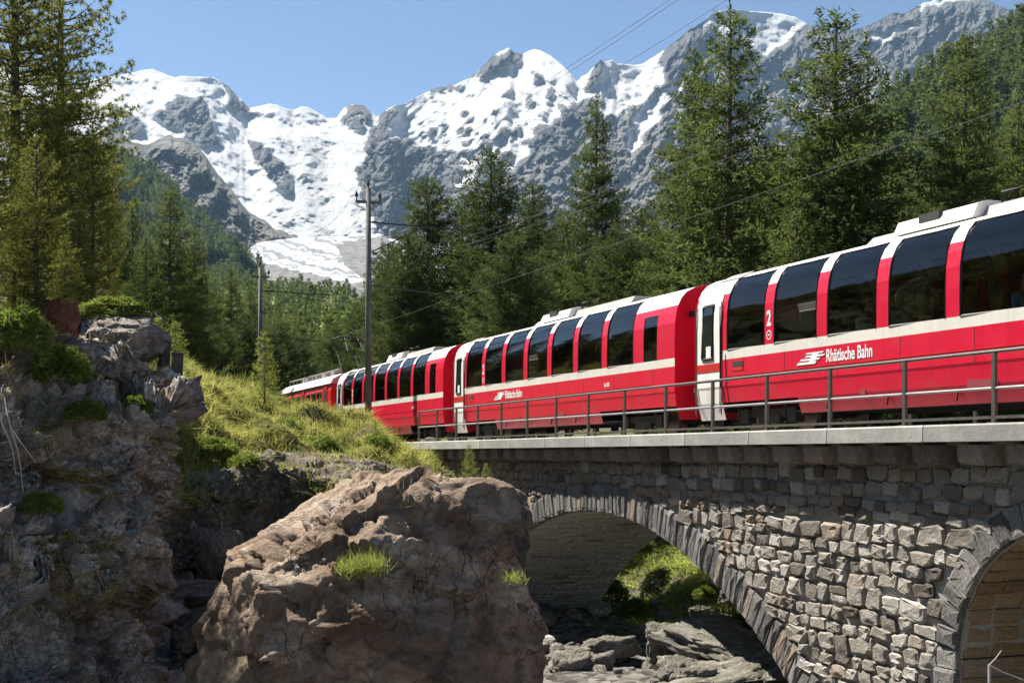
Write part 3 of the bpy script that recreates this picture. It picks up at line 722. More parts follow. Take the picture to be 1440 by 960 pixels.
PROF = [(1.19, .36), (1.285, .66), (1.31, .95), (1.325, 1.0), (1.325, 1.20), (1.325, 1.56), (1.325, 1.75), (1.325, 2.2), (1.315, 2.55), (1.28, 2.8), (1.235, 2.95), (1.15, 3.12), (1.02, 3.26), (.8, 3.37), (.5, 3.45), (.25, 3.485), (0, 3.5)]
PA = np.array(PROF)
HL = 8.0
WX = [6.62 - 1.83 * i for i in range(7)]                 # far edge of each panorama window
DOOR = (6.83, 7.93); SLIM = (-7.12, -6.42)
xsb = sorted(set([-8, -7.95, 8, 7.95, 4.35, -4.2, DOOR[0], DOOR[1], SLIM[0], SLIM[1], 4.0, -3.85] + WX + [w - 1.5 for w in WX]))
SEG = list(zip(range(len(PROF) - 1), range(1, len(PROF))))
IW0, IW1 = 6, 12                                          # profile rows of the panorama glass
def side_cells(pick):
    V = []; Q = []
    for x0, x1 in zip(xsb[:-1], xsb[1:]):
        xm = (x0 + x1) / 2
        for i, j in SEG:
            zm = (PA[i, 1] + PA[j, 1]) / 2
            if pick(xm, zm, i):
                n0 = len(V); V += [(x0, *PA[i]), (x1, *PA[i]), (x1, *PA[j]), (x0, *PA[j])]; Q.append((n0, n0 + 1, n0 + 2, n0 + 3))
    return np.array(V), np.array(Q)
def both(V, Q):
    V2 = V * np.array([1, -1, 1]); return np.concatenate([V, V2]), np.concatenate([Q[:, ::-1], Q + len(V)])
def inwin(x): return any(w - 1.5 < x < w for w in WX)
def kind(x, z, i):
    if DOOR[0] < x < DOOR[1] and z < 2.95: return 'door'
    if inwin(x) and IW0 <= i < IW1: return 'glass'
    if SLIM[0] < x < SLIM[1] and 1.75 < z < 2.8: return 'slim'
    if i == 5 and not (DOOR[0] < x): return 'stripe'
    if z > 2.95: return 'roof'
    if i == 0 and (x > 4.0 or x < -3.85): return 'none'
    return 'body'
def fwd(V): return V
car_me = {}
for kname, m_ in (('body', m_red), ('stripe', m_stripe), ('roof', m_white)):
    V, Q = side_cells(lambda x, z, i: kind(x, z, i) == kname)
    if kname == 'stripe': car_me['stripe'] = mesh(kname, V, Q[:, ::-1], m_); continue
    V, Q = both(V, Q); Fs = [Q]
    if kname == 'body':                                   # the end walls close the shell
        for x, s in ((-8, -1), (8, 1)):
            pts = [(x, y, z) for y, z in PROF] + [(x, -y, z) for y, z in PROF[::-1] if y > 0]; n0 = len(V)
            f = list(range(n0, n0 + len(pts))); V = np.concatenate([V, pts]); Fs.append(np.array([f if s > 0 else f[::-1]]))
    car_me[kname] = mesh(kname, V, Fs, m_)
    bm = bmesh.new(); bm.from_mesh(car_me[kname]); bmesh.ops.remove_doubles(bm, verts=bm.verts, dist=.001); bm.to_mesh(car_me[kname]); bm.free()
def wingrid(x0, x1, i0, i1, off):
    V = []; Q = []
    rows = PA[i0:i1 + 1]; tn = np.gradient(rows, axis=0); nn = np.stack([tn[:, 1], -tn[:, 0]], 1); nn /= np.linalg.norm(nn, axis=1)[:, None]
    rows = rows + nn * off
    for x in (x0, x1):
        for r in rows: V.append((x, *r))
    k = len(rows)
    return np.array(V), np.array([(i, i + 1, k + i + 1, k + i) for i in range(k - 1)])
V, Q = wingrid(-1.5, 0, IW0, IW1, -.012); car_me['window'] = mesh('window', V, Q, m_glass, sm=True)
V2 = V * np.array([1, -1, 1]); car_me['window_r'] = mesh('window', V2, Q[:, ::-1], m_glass, sm=True)
rows = V[:IW1 - IW0 + 1]
def frame_me(r, x0, x1, ym=1):
    q = MB()
    r2 = r * np.array([1, ym, 1]); a_ = r2.copy(); a_[:, 0] = x0; b_ = r2.copy(); b_[:, 0] = x1
    q.tube(np.concatenate([a_, b_[::-1], a_[:1]]), .026, 4, cap=False); return q.me('frame', m_rub)
car_me['frame'] = frame_me(rows, -1.48, -.02); car_me['frame_r'] = frame_me(rows, -1.48, -.02, -1)
# slim window
V, Q = wingrid(SLIM[0], SLIM[1], 6, 9, -.012); car_me['slim'] = mesh('slim_window', V, Q, m_glass)
V, Q = wingrid(DOOR[0] + .02, DOOR[1] - .02, 0, 10, .012); V[0, 2] = V[11, 2] = .30
car_me['door'] = mesh('door', V, Q, m_white)
V, Q = wingrid(DOOR[0] + .33, DOOR[1] - .27, 5, 9, .022); car_me['doorwin'] = mesh('window', V, Q, m_glass)
q = MB(); q.tube(np.array([(DOOR[0] + .35, 1.345, 1.62), (DOOR[1] - .29, 1.345, 1.62), (DOOR[1] - .29, 1.31, 2.74), (DOOR[0] + .35, 1.31, 2.74), (DOOR[0] + .35, 1.345, 1.62)]), .03, 4, cap=False); car_me['doorframe'] = q.me('frame', m_rub)
q = MB(); q.box((DOOR[0] + .56, 1.342, 1.42), (1.04, .012, .17)); car_me['doorband'] = q.me('red_band', m_lred)
q = MB(); q.box((DOOR[0] + .52, 1.352, 1.75), (.2, .006, .26)); car_me['notice'] = q.me('notice', m_txt)
q = MB()
for xx in (DOOR[0] + .02, DOOR[1] - .02): q.tube([(xx, 1.352, .45), (xx, 1.352, 2.7)], .014, 5)
q.tube([(DOOR[0] - .1, 1.36, .75), (DOOR[0] - .1, 1.38, 1.3), (DOOR[0] - .1, 1.36, 1.75)], .016, 5); car_me['handrail'] = q.me('handrail', mat('handrail_steel', (.4, .4, .4), .35, 1))
# end walls
def endwall(x, s):
    pts = [(x, y, z) for y, z in PROF if z > .6] + [(x, -y, z) for y, z in PROF[::-1] if z > .6 and y > 0]
    f = list(range(len(pts))); return mesh('end_wall', pts, np.array([f if s > 0 else f[::-1]]), m_red)
car_me['end1'] = endwall(-7.97, -1); car_me['end2'] = endwall(7.97, 1)
q = MB(); q.box((0, 0, 1.9), (.5, 1.1, 2.1)); car_me['gangway'] = q.me('gangway_bellows', m_dark)
q = MB(); q.tube([(0, .9, .95), (.45, .9, .95)], .06, 8); q.tube([(.42, .9, .95), (.48, .9, .95)], .2, 12); q.box((.1, -.9, 2.75), (.1, .16, .12)); q.box((.05, .95, 2.4), (.06, .12, .2)); q.box((.05, .95, 1.5), (.06, .14, .08)); car_me['buffer'] = q.me('end_fittings', m_dark)
# body creases and skirt
q = MB(); q.box((0, 1.329, 1.2), (13.6, .008, .012)); car_me['crease'] = q.me('crease', m_lred)
q = MB()
for xx in (-6.9, -4.75, -2.9, -1.05, .8, 2.62, 4.4, 6.6): q.box((xx, 1.322, 1.27), (.016, .012, .55))
for xx in (-2.3, -.6, 1.2, 3.0): q.box((xx, 1.258, .66), (.014, .04, .50), R=Matrix.Rotation(.16, 3, 'X'))
for xx in DOOR: q.box((xx, 1.326, 1.6), (.022, .012, 2.4))
q.box((1.9, 1.286, .72), (.16, .012, .2), R=Matrix.Rotation(.12, 3, 'X')); q.box((-1.2, 1.286, .72), (.7, .012, .24), R=Matrix.Rotation(.12, 3, 'X')); car_me['seam'] = q.me('panel_seams', m_seam)
q = MB(); q.box((6.15, 1.328, 1.40), (.42, .012, .2)); car_me['vent_panel'] = q.me('vent_panel', m_lred)
q = MB(); q.box((6.15, 1.334, 1.44), (.40, .008, .11)); car_me['vent_slot'] = q.me('vent_slot', m_dark)
q = MB(); q.prism([(-4.6, 0), (4.6, 0), (3.9, -.05), (-3.9, -.05)], 1, -1.18, 1.18); car_me['sill'] = q.me('underframe', m_dark)
# interior
q = MB(); q.box((0, 0, .98), (15.9, 2.55, .06)); car_me['floor'] = q.me('floor', m_floor)
q = MB(); q.box((0, 0, 3.36), (15.9, 1.2, .04)); car_me['ceiling'] = q.me('ceiling', m_inn)
q = MB(); q.prism([(0, 0), (.46, .0), (.46, .12), (.1, .12), (.02, .75), (-.1, .75)], 1, -.46, .46); q.box((-.07, 0, .8), (.12, .8, .18)); car_me['seat'] = q.me('seat', m_seat)
# bogie
q = MB(); q.box((0, .85, .42), (2.5, .12, .16)); q.box((0, -.85, .42), (2.5, .12, .16)); q.box((0, 0, .42), (.5, 1.7, .2))
for s in (-.9, .9):
    for y in (-.87, .87): q.box((s, y, .36), (.3, .2, .3)); q.tube([(s + .32, y, .3), (s + .32, y, .62)], .07, 8)
q.box((0, .88, .3), (.8, .1, .2)); car_me['bogie'] = q.me('bogie', m_dark)
q = MB(); q.tube([(0, -.60, 0), (0, -.5, 0)], .35, 20); q.tube([(0, .5, 0), (0, .60, 0)], .35, 20); q.tube([(0, -.6, 0), (0, .6, 0)], .06, 8); car_me['wheel'] = q.me('wheelset', m_rail)
q = MB()
for x, w, h in ((-1.6, 1.6, .5), (.6, 2.0, .42), (2.6, 1.1, .5)): q.box((x, .3, .72), (w, 1.4, h))
q.tube([(-3.4, .9, .6), (-2.5, .9, .6)], .22, 10); car_me['box'] = q.me('equipment_box', m_dark)
# roof units
q = MB(); q.prism([(-.62, 0), (.62, 0), (.5, .24), (.3, .30), (-.3, .30), (-.5, .24)], 0, -1.05, 1.05); car_me['roofbox'] = q.me('roof_unit', m_white)
q = MB(); q.box((.12, .5, .2), (.55, .14, .14)); car_me['roofgrille'] = q.me('grille', m_dark)
q = MB(); q.prism([(-.55, 0), (.55, 0), (.42, .2), (-.42, .2)], 0, -2.3, 2.3); q.prism([(-.5, 0), (.5, 0), (.3, .18), (-.3, .18)], 0, 3.6, 4.7); car_me['roofduct'] = q.me('roof_duct', m_groof)
q = MB(); q.tube([(-1.6, .3, .1), (-1.6, .3, .36), (-.4, .3, .36), (-.4, .3, .1)], .03, 6); car_me['roofrail'] = q.me('roof_bar', m_dark)
q = MB(); q.box((7.0, .86, 3.35), (.9, .36, .02), R=Matrix.Rotation(-.45, 3, 'X')); car_me['hatch'] = q.me('roof_hatch', m_groof)

def text_mesh(s, size, off=.0, sx=.72):
    cu = bpy.data.curves.new('txt', 'FONT'); cu.body = s; cu.size = size; cu.offset = off; cu.extrude = .003; cu.align_x = 'LEFT'
    o = bpy.data.objects.new('txt', cu); COL.objects.link(o)
    me = bpy.data.meshes.new_from_object(o.evaluated_get(bpy.context.evaluated_depsgraph_get()))
    bpy.data.objects.remove(o)
    M_ = Matrix(((-1, 0, 0, 0), (0, 0, 1, 0), (0, 1, 0, 0), (0, 0, 0, 1))) @ Matrix.Diagonal((sx, 1, 1, 1))
    me.transform(M_); me.materials.clear(); me.materials.append(m_txt); return me
T_RHB = text_mesh('Rhätische Bahn', .33, .0045, .70); T_2 = text_mesh('2', .42, .012, .8); T_NUM = text_mesh('Bp 2523', .13, .002)
q = MB()                                                  # emblem: slanted bars sweeping back
for i, (x0, x1, z0, z1) in enumerate(((0, .62, 0, .045), (.1, .74, .07, .105), (.28, .9, .13, .165), (.3, .86, .19, .215))):
    q.prism([(-x0, z0), (-x1, z0), (-x1 - .05, z1), (-x0 - .05, z1)], 1, -.003, .003)
q.prism([(-.42, .05), (-.62, .05), (-.74, .2), (-.54, .2)], 1, -.0035, .0035); T_LOGO = q.me('emblem', m_txt)
q = MB()
for an in range(10):
    a0, a1 = an * math.tau / 10, (an + 1) * math.tau / 10
    q.add([(math.cos(a0) * .075, 0, math.sin(a0) * .075), (math.cos(a1) * .075, 0, math.sin(a1) * .075), (math.cos(a1) * .095, 0, math.sin(a1) * .095), (math.cos(a0) * .095, 0, math.sin(a0) * .095)], [(0, 1, 2, 3)])
q.prism([(-.04, -.012), (.04, -.012), (.04, .012), (-.04, .012)], 1, -.002, .002); T_SIGN = q.me('no_smoking_sign', m_txt)

def make_car(a_mid, label, dyaw=0.0, dp=0.0):
    c = thing('railway_car', label, 'railway car', bp(a_mid, 15.43 + dp, RAIL), RZ + dyaw, 'red panorama cars of the train')
    P = lambda k, nm=None, par=c, **kw: inst(nm or car_me[k].name.split('.')[0], car_me[k], par, **kw)
    body = P('body', 'body'); P('stripe', 'stripe'); P('stripe', 'stripe', sc=(1, -1, 1)); roof = P('roof', 'roof'); P('hatch', 'roof_hatch', roof)
    P('crease', 'crease', body); P('seam', 'panel_seams', body)['kind'] = 'stuff'; vp = P('vent_panel', 'vent_panel', body)
    P('vent_slot', 'vent_slot', c)
    for w in WX:
        for k, fk in (('window', 'frame'), ('window_r', 'frame_r')):
            o = P(k, 'window', loc=(w, 0, 0)); P(fk, 'frame', o)
    P('slim', 'window')
    d = P('door', 'door'); P('doorframe', 'frame', d); P('doorwin', 'pane', d); P('doorband', 'red_band', d); P('notice', 'notice', d)
    for me_, nm in ((car_me['door'], 'door'), (car_me['doorwin'], 'window'), (car_me['slim'], 'window')): inst(nm, me_, c, sc=(1, -1, 1))
    P('handrail', 'handrail', c)
    P('gangway', 'gangway_bellows', loc=(8.2, 0, -.35)); P('gangway', 'gangway_bellows', loc=(-8.2, 0, -.35))
    P('buffer', 'end_fittings', loc=(8, 0, 0)); P('buffer', 'end_fittings', loc=(-8, 0, 0), rot=(0, 0, math.pi))
    P('sill', 'underframe', loc=(0, 0, .42)); P('box', 'equipment_box'); P('floor'); P('ceiling')
    for i in range(8):
        for y in (-.72, .72): P('seat', 'seat', loc=(-6.3 + i * 1.62, y, 1.34))
    for x in (5.6, -5.6):
        bg_ = P('bogie', 'bogie', loc=(x, 0, 0))
        for s in (-.9, .9): P('wheel', 'wheelset', bg_, loc=(s, 0, .36))
    ru = P('roofbox', 'roof_unit', loc=(.9, .0, 3.46)); P('roofgrille', 'grille', ru); P('roofduct', 'roof_duct', loc=(-3.6 + 2.0, -.1, 3.45)); P('roofrail', 'roof_bar', loc=(-.1, 0, 3.46))
    lt = inst('lettering', T_RHB, c, (2.98, 1.329, 1.27)); inst('emblem', T_LOGO, c, (3.95, 1.332, 1.26))
    inst('class_number', T_2, c, (5.04, 1.327, 2.12)); inst('no_smoking_sign', T_SIGN, c, (4.95, 1.330, 1.93))
    inst('lettering', T_NUM, c, (-4.2, 1.327, 1.28))
    return c
make_car(18.0, 'nearest red panorama car with a figure 2 on its pillar, cut by the right edge')
make_car(34.95, 'middle red panorama car with a red end wall and slim end window, whole in view')
make_car(52.1, 'farthest red panorama car, partly hidden behind the tall mast and grassy bank', 0.0)

# ---- red railcar ahead of the panorama cars
rc = thing('railcar', 'older red railcar with grey equipment on its roof at the head of the train', 'railcar', bp(67.8, 15.43, RAIL), RZ - .004)
q = MB(); q.prism([(-1.3, .5), (1.3, .5), (1.33, 1.0), (1.33, 2.6), (1.2, 2.95), (-1.2, 2.95), (-1.33, 2.6), (-1.33, 1.0)], 0, -6.7, 6.7); q.build('body', m_lred, rc)
q = MB(); q.prism([(-1.36, 2.9), (1.36, 2.9), (1.25, 3.12), (.8, 3.36), (0, 3.46), (-.8, 3.36), (-1.25, 3.12)], 0, -6.8, 6.8); q.build('roof', mat('railcar_roof', (.55, .53, .5), .6), rc)
q = MB(); q.box((0, 1.335, 2.12), (1.0, .03, .95)); wm = q.me('window', m_rub); q = MB(); q.box((0, 1.352, 2.12), (.86, .01, .80)); wg = q.me('pane', m_glass)
q = MB(); q.box((0, 1.335, 1.75), (.75, .03, 2.1)); dm = q.me('door', m_lred); q = MB(); q.box((0, 1.356, 2.2), (.5, .01, .85)); dg = q.me('pane', m_rub)
for x in (-4.2, -2.9, -1.6, 0.9, 2.2, 3.5, 4.8):
    w_ = inst('window', wm, rc, (x, 0, 0)); inst('pane', wg, w_)
for x in (-5.6, -.35, 6.1):
    w_ = inst('door', dm, rc, (x, 0, 0)); inst('pane', dg, w_)
q = MB()
for y in (.75, -.75):
    q.tube([(-6, y, 3.62), (6, y, 3.62)], .035, 5)
    for x in np.arange(-6, 6.1, 1.0): q.tube([(x, y, 3.35), (x, y, 3.62)], .025, 5)
for x in (-3.2, -1.2, 1.0, 3.4): q.box((x, 0, 3.56), (1.3, .9, .22))
q.build('roof_equipment', m_groof, rc)
q = MB(); q.box((0, 0, .55), (12.6, 2.2, .4)); q.build('underframe', m_dark, rc)
for x in (4.6, -4.6):
    bg_ = inst('bogie', car_me['bogie'], rc, (x, 0, 0))
    for s in (-.9, .9): inst('wheelset', car_me['wheel'], bg_, (s, 0, .36))
pg = MB()
for y in (-.45, .45):
    pg.tube([(0, y, 3.5), (-1.0, y * .9, 4.45), (0, y * .7, 5.15)], .03, 5); pg.tube([(0, y, 3.5), (1.0, y * .9, 4.45), (0, y * .7, 5.15)], .03, 5)
for x in (-.12, .12): pg.tube([(x, -.85, 5.08), (x, -.6, 5.2), (x, .6, 5.2), (x, .85, 5.08)], .03, 5)
pg.box((0, 0, 3.5), (1.6, 1.2, .08)); o = pg.build('pantograph', m_dark, rc); o.location = (-5.2, 0, 0)

# ---- passengers behind the glass of the nearest car
def skin_fig(name, joints, edges, m, parent, sub=2):
    me = bpy.data.meshes.new(name); me.from_pydata([j[0] for j in joints], edges, []); me.materials.append(m)
    o = link(bpy.data.objects.new(name, me), parent)
    sk = o.modifiers.new('skin', 'SKIN'); sk.use_smooth_shade = True
    sv = me.skin_vertices[0].data if me.skin_vertices else None
    if sv is None:
        bpy.context.view_layer.objects.active = o
        sv = o.data.skin_vertices[0].data
    for v_, j in zip(sv, joints): v_.radius = j[1] if hasattr(j[1], '__len__') else (j[1], j[1]); v_.use_root = False
    sv[0].use_root = True
    s_ = o.modifiers.new('sub', 'SUBSURF'); s_.levels = 1; s_.render_levels = sub
    return o
m_skin = mat('skin', (.55, .32, .24), .6)
def person(a, p, z, facing, top, label, hair, raised=False):
    t_ = thing('person', label, 'person', bp(a, p, z), RZ + facing, 'passengers in the nearest car')
    J = [((0, 0, .06), (.15, .12)), ((.02, 0, .3), (.14, .11)), ((.0, 0, .5), (.15, .10)), ((0, 0, .60), .05), ((.02, 0, .68), (.07, .075)), ((.035, 0, .80), (.075, .085)), ((.04, 0, .86), .05)]
    E = [(0, 1), (1, 2), (2, 3), (3, 4), (4, 5), (5, 6)]
    for s in (-1, 1):
        b_ = len(J)
        if raised and s > 0: arm = [((.02, s * .2, .5), .05), ((.22, s * .22, .52), .042), ((.3, s * .2, .74), .034), ((.3, s * .18, .84), .03)]
        else: arm = [((0, s * .2, .5), .05), ((.08, s * .24, .26), .042), ((.3, s * .17, .2), .034), ((.38, s * .14, .21), .03)]
        J += arm; E += [(2, b_), (b_, b_ + 1), (b_ + 1, b_ + 2), (b_ + 2, b_ + 3)]
        h_ = arm[-1][0]; c_ = len(J)
        for k in range(5):
            J.append(((h_[0] + .07 + .01 * (k % 3), h_[1] + (k - 2) * .02, h_[2] - .01 * abs(k - 2)), .009)); E.append((b_ + 3, c_ + k))
        l_ = len(J); J += [((.08, s * .1, .06), .09), ((.45, s * .11, .09), .075), ((.46, s * .11, -.3), .05), ((.56, s * .11, -.36), .04)]; E += [(0, l_), (l_, l_ + 1), (l_ + 1, l_ + 2), (l_ + 2, l_ + 3)]
    skin_fig('body', J, E, m_skin, t_)
    jk = [((0, 0, .05), (.17, .14)), ((.02, 0, .3), (.16, .13)), ((0, 0, .5), (.165, .115)), ((0, 0, .57), .07)]; je = [(0, 1), (1, 2), (2, 3)]
    for s in (-1, 1):
        b_ = len(jk)
        if raised and s > 0: jk += [((.02, s * .2, .5), .062), ((.22, s * .22, .52), .054), ((.29, s * .2, .70), .044)]
        else: jk += [((0, s * .2, .5), .062), ((.08, s * .24, .26), .054), ((.26, s * .18, .21), .044)]
        je += [(2, b_), (b_, b_ + 1), (b_ + 1, b_ + 2)]
    skin_fig('jacket', jk, je, mat('jacket', top, .9), t_)
    V, Fq = ico(3); V = V * np.array([.095, .088, .10]); keep = (V[:, 0] < .02) | (V[:, 2] > .045)
    fk = Fq[keep[Fq].all(1)]; obj('hair', V + np.array([.03, 0, .80]), fk, mat('hair', hair, .7), t_, sm=True)
def ico(sub):
    bm = bmesh.new(); bmesh.ops.create_icosphere(bm, subdivisions=sub, radius=1)
    V = np.array([v.co[:] for v in bm.verts]); Fq = np.array([[v.index for v in f.verts] for f in bm.faces]); bm.free(); return V, Fq
person(20.15, 14.42, RAIL + 1.46, math.pi, (.80, .68, .50), 'passenger in a tan top with one arm raised, third window of the nearest car', (.06, .035, .02), True)
person(18.3, 14.42, RAIL + 1.44, 0.0, (.70, .26, .10), 'passenger in a rust red top leaning at the fourth window of the nearest car', (.25, .15, .07))
person(16.2, 14.42, RAIL + 1.46, math.pi, (.28, .48, .62), 'passenger in a blue jacket behind the fifth window of the nearest car', (.05, .04, .03))
# ================================================================== ROCK AND BANKS
m_cliff = rockmat('cliff_rock', (.14, .112, .088), (.42, .355, .295), (.58, .52, .45), 1.0, lichen_glint=1.6, moss=.0, bd=.10, bs=1.0, strat=(1, 1, 1.25))  # dense pale specks, part lichen and part painted sun dapple
m_bank = rockmat('bank_rock', (.085, .066, .052), (.26, .215, .175), (.44, .385, .325), 1.1, lichen_glint=.6, moss=.2, bd=.10, bs=1.0, strat=(1.3, 1.3, .6))
m_boul = rockmat('boulder_rock', (.085, .055, .037), (.31, .23, .17), (.55, .46, .37), .9, lichen_glint=.0, moss=.0, bd=.07, bs=.9, strat=(1, 1, 1.3), stain=(.15, .082, .042))
m_wet = rockmat('streambed_rock', (.06, .055, .048), (.19, .175, .155), (.36, .335, .30), 1.2, lichen_glint=.3, moss=.25, bd=.05)
m_rust = rockmat('rusty_rock', (.08, .04, .025), (.25, .10, .055), (.32, .18, .11), 1.0, bd=.06)
def net(rows): return np.array([[at(*c) for c in r] for r in rows])
def sheet(rows, nu, nv): G = catmull(net(rows), nu, 0); return catmull(G, nv, 1)
def roughen(G, rng, big=.35, fac=.22, fine=.07, n=260, sc=1.0, fade=None, bias=.1):
    N = grid_normals(G); P = G.reshape(-1, 3) * np.array([1, 1, 1.5])
    q_ = P[:, 0] * .45 + P[:, 1] * .2 + P[:, 2] * .62 + .5 * fbm(P * .5, 3); Pz = P * np.array([1.1, 1.1, .42]); d = -bias + facets(Pz, max(60, n // 2), fac * .55, fac * .35, rng, .4) - .10 * cracks(P * np.array([1, 1, .7]), n, .045, rng) - .05 * cracks(P, n * 5, .03, rng) + .16 * (np.abs((q_ * 1.1) % 1 - .5) * 2 - .5) + .07 * ((q_ * 4.3) % 1 - .5) + big * fbm(P * .45 * sc, 4) + facets(P, n, fac * .5, fac * .55, rng, .5) + facets(P, n * 7, fac * .2, fac * .5, rng, .25) + fine * ridged(P * 2.4 * sc, 5, .55)
    d = d.reshape(G.shape[:2])
    if fade is not None: d = d * fade
    return G + N * d[..., None]
CL = [[(-70, 418, 34), (60, 425, 34), (140, 440, 34), (205, 455, 34), (205, 470, 36)],
      [(-70, 420, 24), (60, 430, 24.5), (135, 437, 25), (208, 458, 25), (205, 470, 28)],
      [(-70, 424, 19), (60, 452, 20.3), (135, 447, 21.2), (212, 466, 22.0), (208, 480, 26)],
      [(-70, 500, 18.6), (60, 510, 19.8), (140, 515, 20.9), (228, 512, 21.9), (212, 520, 26)],
      [(-70, 545, 18.4), (60, 540, 19.6), (140, 548, 20.8), (240, 538, 21.9), (215, 540, 26)],
      [(-70, 568, 17.5), (60, 575, 18.7), (140, 582, 19.9), (264, 572, 21.2), (235, 590, 26)],
      [(-70, 640, 17.3), (50, 645, 18.4), (140, 655, 19.5), (258, 650, 21.0), (232, 660, 26)],
      [(-70, 690, 17.3), (50, 690, 18.4), (130, 705, 19.4), (246, 715, 20.9), (222, 730, 26)],
      [(-70, 730, 16.6), (50, 735, 17.6), (130, 735, 18.8), (238, 740, 20.6), (216, 750, 26)],
      [(-70, 800, 16.4), (50, 800, 17.4), (130, 800, 18.6), (220, 805, 20.4), (205, 810, 26)],
      [(-70, 845, 16.2), (50, 848, 17.1), (120, 850, 18.3), (196, 850, 20.2), (190, 850, 26)],
      [(-70, 885, 17.2), (50, 885, 18.1), (130, 885, 19.2), (214, 880, 20.8), (205, 890, 26)],
      [(-70, 1040, 16.4), (60, 1040, 17.5), (150, 1040, 18.6), (246, 1040, 20.2), (230, 1040, 26)]]
G0 = sheet(CL, 330, 300); rc_ = np.random.default_rng(21)
GC = roughen(G0, rc_, .26, .34, .05, 170, bias=.42)
obj_cliff = tag(obj('cliff', GC, gridf(330, 300)[:, ::-1], m_cliff, sm=True), kind='structure')
BK = [[(205, 625, 33), (260, 612, 33), (320, 610, 34), (380, 612, 34.5), (440, 630, 34), (490, 645, 33), (535, 650, 33.5), (575, 655, 35), (640, 660, 38)],
      [(205, 690, 27.5), (262, 688, 28.5), (318, 672, 29.6), (372, 645, 30.6), (425, 655, 30.6), (480, 678, 30.4), (530, 678, 31.5), (570, 672, 33.5), (640, 672, 37)],
      [(205, 730, 27.0), (262, 715, 28.0), (318, 700, 29), (372, 668, 30), (425, 690, 30), (480, 705, 30), (530, 705, 31), (570, 700, 33), (640, 700, 36.6)],
      [(205, 790, 26.5), (262, 780, 27.6), (318, 770, 28.4), (372, 750, 29.6), (425, 760, 29.8), (480, 770, 29.6), (530, 780, 30.5), (570, 780, 32.5), (640, 790, 36.0)],
      [(205, 822, 26.4), (262, 815, 27.4), (318, 815, 28.0), (372, 820, 29), (425, 840, 29), (480, 840, 29), (530, 850, 30), (570, 850, 32), (640, 860, 35.6)],
      [(205, 905, 25.8), (262, 905, 25.5), (318, 900, 26.0), (372, 900, 27), (425, 900, 27.5), (480, 920, 28), (530, 920, 29), (570, 920, 31), (640, 930, 35)],
      [(205, 1060, 25.2), (262, 1040, 24.8), (318, 1030, 25.2), (372, 1020, 26), (425, 1010, 27), (480, 1010, 27.5), (530, 1010, 28.5), (570, 1010, 30.5), (640, 1000, 34.5)]]
GB = roughen(sheet(BK, 220, 300), np.random.default_rng(22), .35, .34, .11, 200, fade=np.linspace(.2, 1, 220)[:, None].clip(.2, 1))
tag(obj('rocky_bank', GB, gridf(220, 300)[:, ::-1], m_bank, sm=True), kind='structure')
# grassy hummock between the gully and the railway
HM = [[(190, 480, 62), (250, 492, 64), (300, 545, 64), (350, 585, 62), (400, 612, 58), (450, 618, 54), (490, 618, 51), (530, 620, 48), (565, 632, 45.5), (610, 640, 44.5)],
      [(190, 504, 46), (250, 522, 46), (295, 540, 46), (345, 560, 46), (400, 586, 46), (450, 594, 45.5), (490, 598, 45), (530, 606, 44), (565, 630, 43), (610, 645, 43)],
      [(190, 508, 38), (250, 524, 38.5), (292, 537, 39), (342, 556, 40), (400, 575, 41), (450, 581, 42), (490, 588, 42), (526, 597, 41.5), (558, 632, 41), (606, 650, 41.5)],
      [(190, 545, 33), (250, 555, 34), (300, 562, 35.5), (348, 578, 37), (400, 592, 38), (450, 606, 38.5), (492, 616, 38.5), (530, 618, 38), (556, 645, 38), (602, 660, 39.5)],
      [(190, 620, 29), (255, 615, 30.5), (305, 612, 32), (352, 610, 33.5), (402, 616, 34.5), (450, 632, 34.5), (492, 648, 34.5), (530, 652, 35), (560, 662, 36), (602, 668, 38)],
      [(190, 668, 27.6), (255, 668, 28.9), (305, 660, 30.1), (352, 645, 31.3), (402, 640, 32), (450, 660, 31.4), (492, 678, 31.2), (530, 682, 32), (562, 676, 34), (604, 676, 37)],
      [(190, 722, 26.6), (255, 716, 27.7), (305, 700, 28.8), (352, 670, 30.0), (402, 662, 30.4), (450, 698, 29.8), (492, 712, 29.8), (530, 712, 30.8), (566, 700, 33), (606, 694, 36.4)]]
Gh = sheet(HM, 190, 240)
dn = .26 * fbm(Gh.reshape(-1, 3) * .5, 4) + 1.15 * np.abs(perlin(Gh.reshape(-1, 3) * .6)) + .3 * np.abs(perlin(Gh.reshape(-1, 3) * 1.9 + 7)) - .32
Gh[..., 2] += dn.reshape(190, 240) * np.linspace(.5, 1, 190)[:, None]
m_turf = mat('turf', (.1, .12, .03), .95, spec=.1); n = NT(m_turf); v = n.co()
n.out(n.mix(n.ramp(n.noise(v, .7, 5, .6), [(.42, 0), (.6, 1)]), n.ramp(n.noise(v, 4, 8, .7), [(.3, (.05, .06, .012)), (.7, (.17, .18, .045))]), n.ramp(n.noise(v, 5, 8, .7), [(.3, (.08, .065, .02)), (.7, (.24, .20, .08))])), None, n.noise(v, 9, 8, .75), 1, .15)
tag(obj('grassy_bank', Gh, gridf(190, 240)[:, ::-1], m_turf, sm=True), kind='structure')

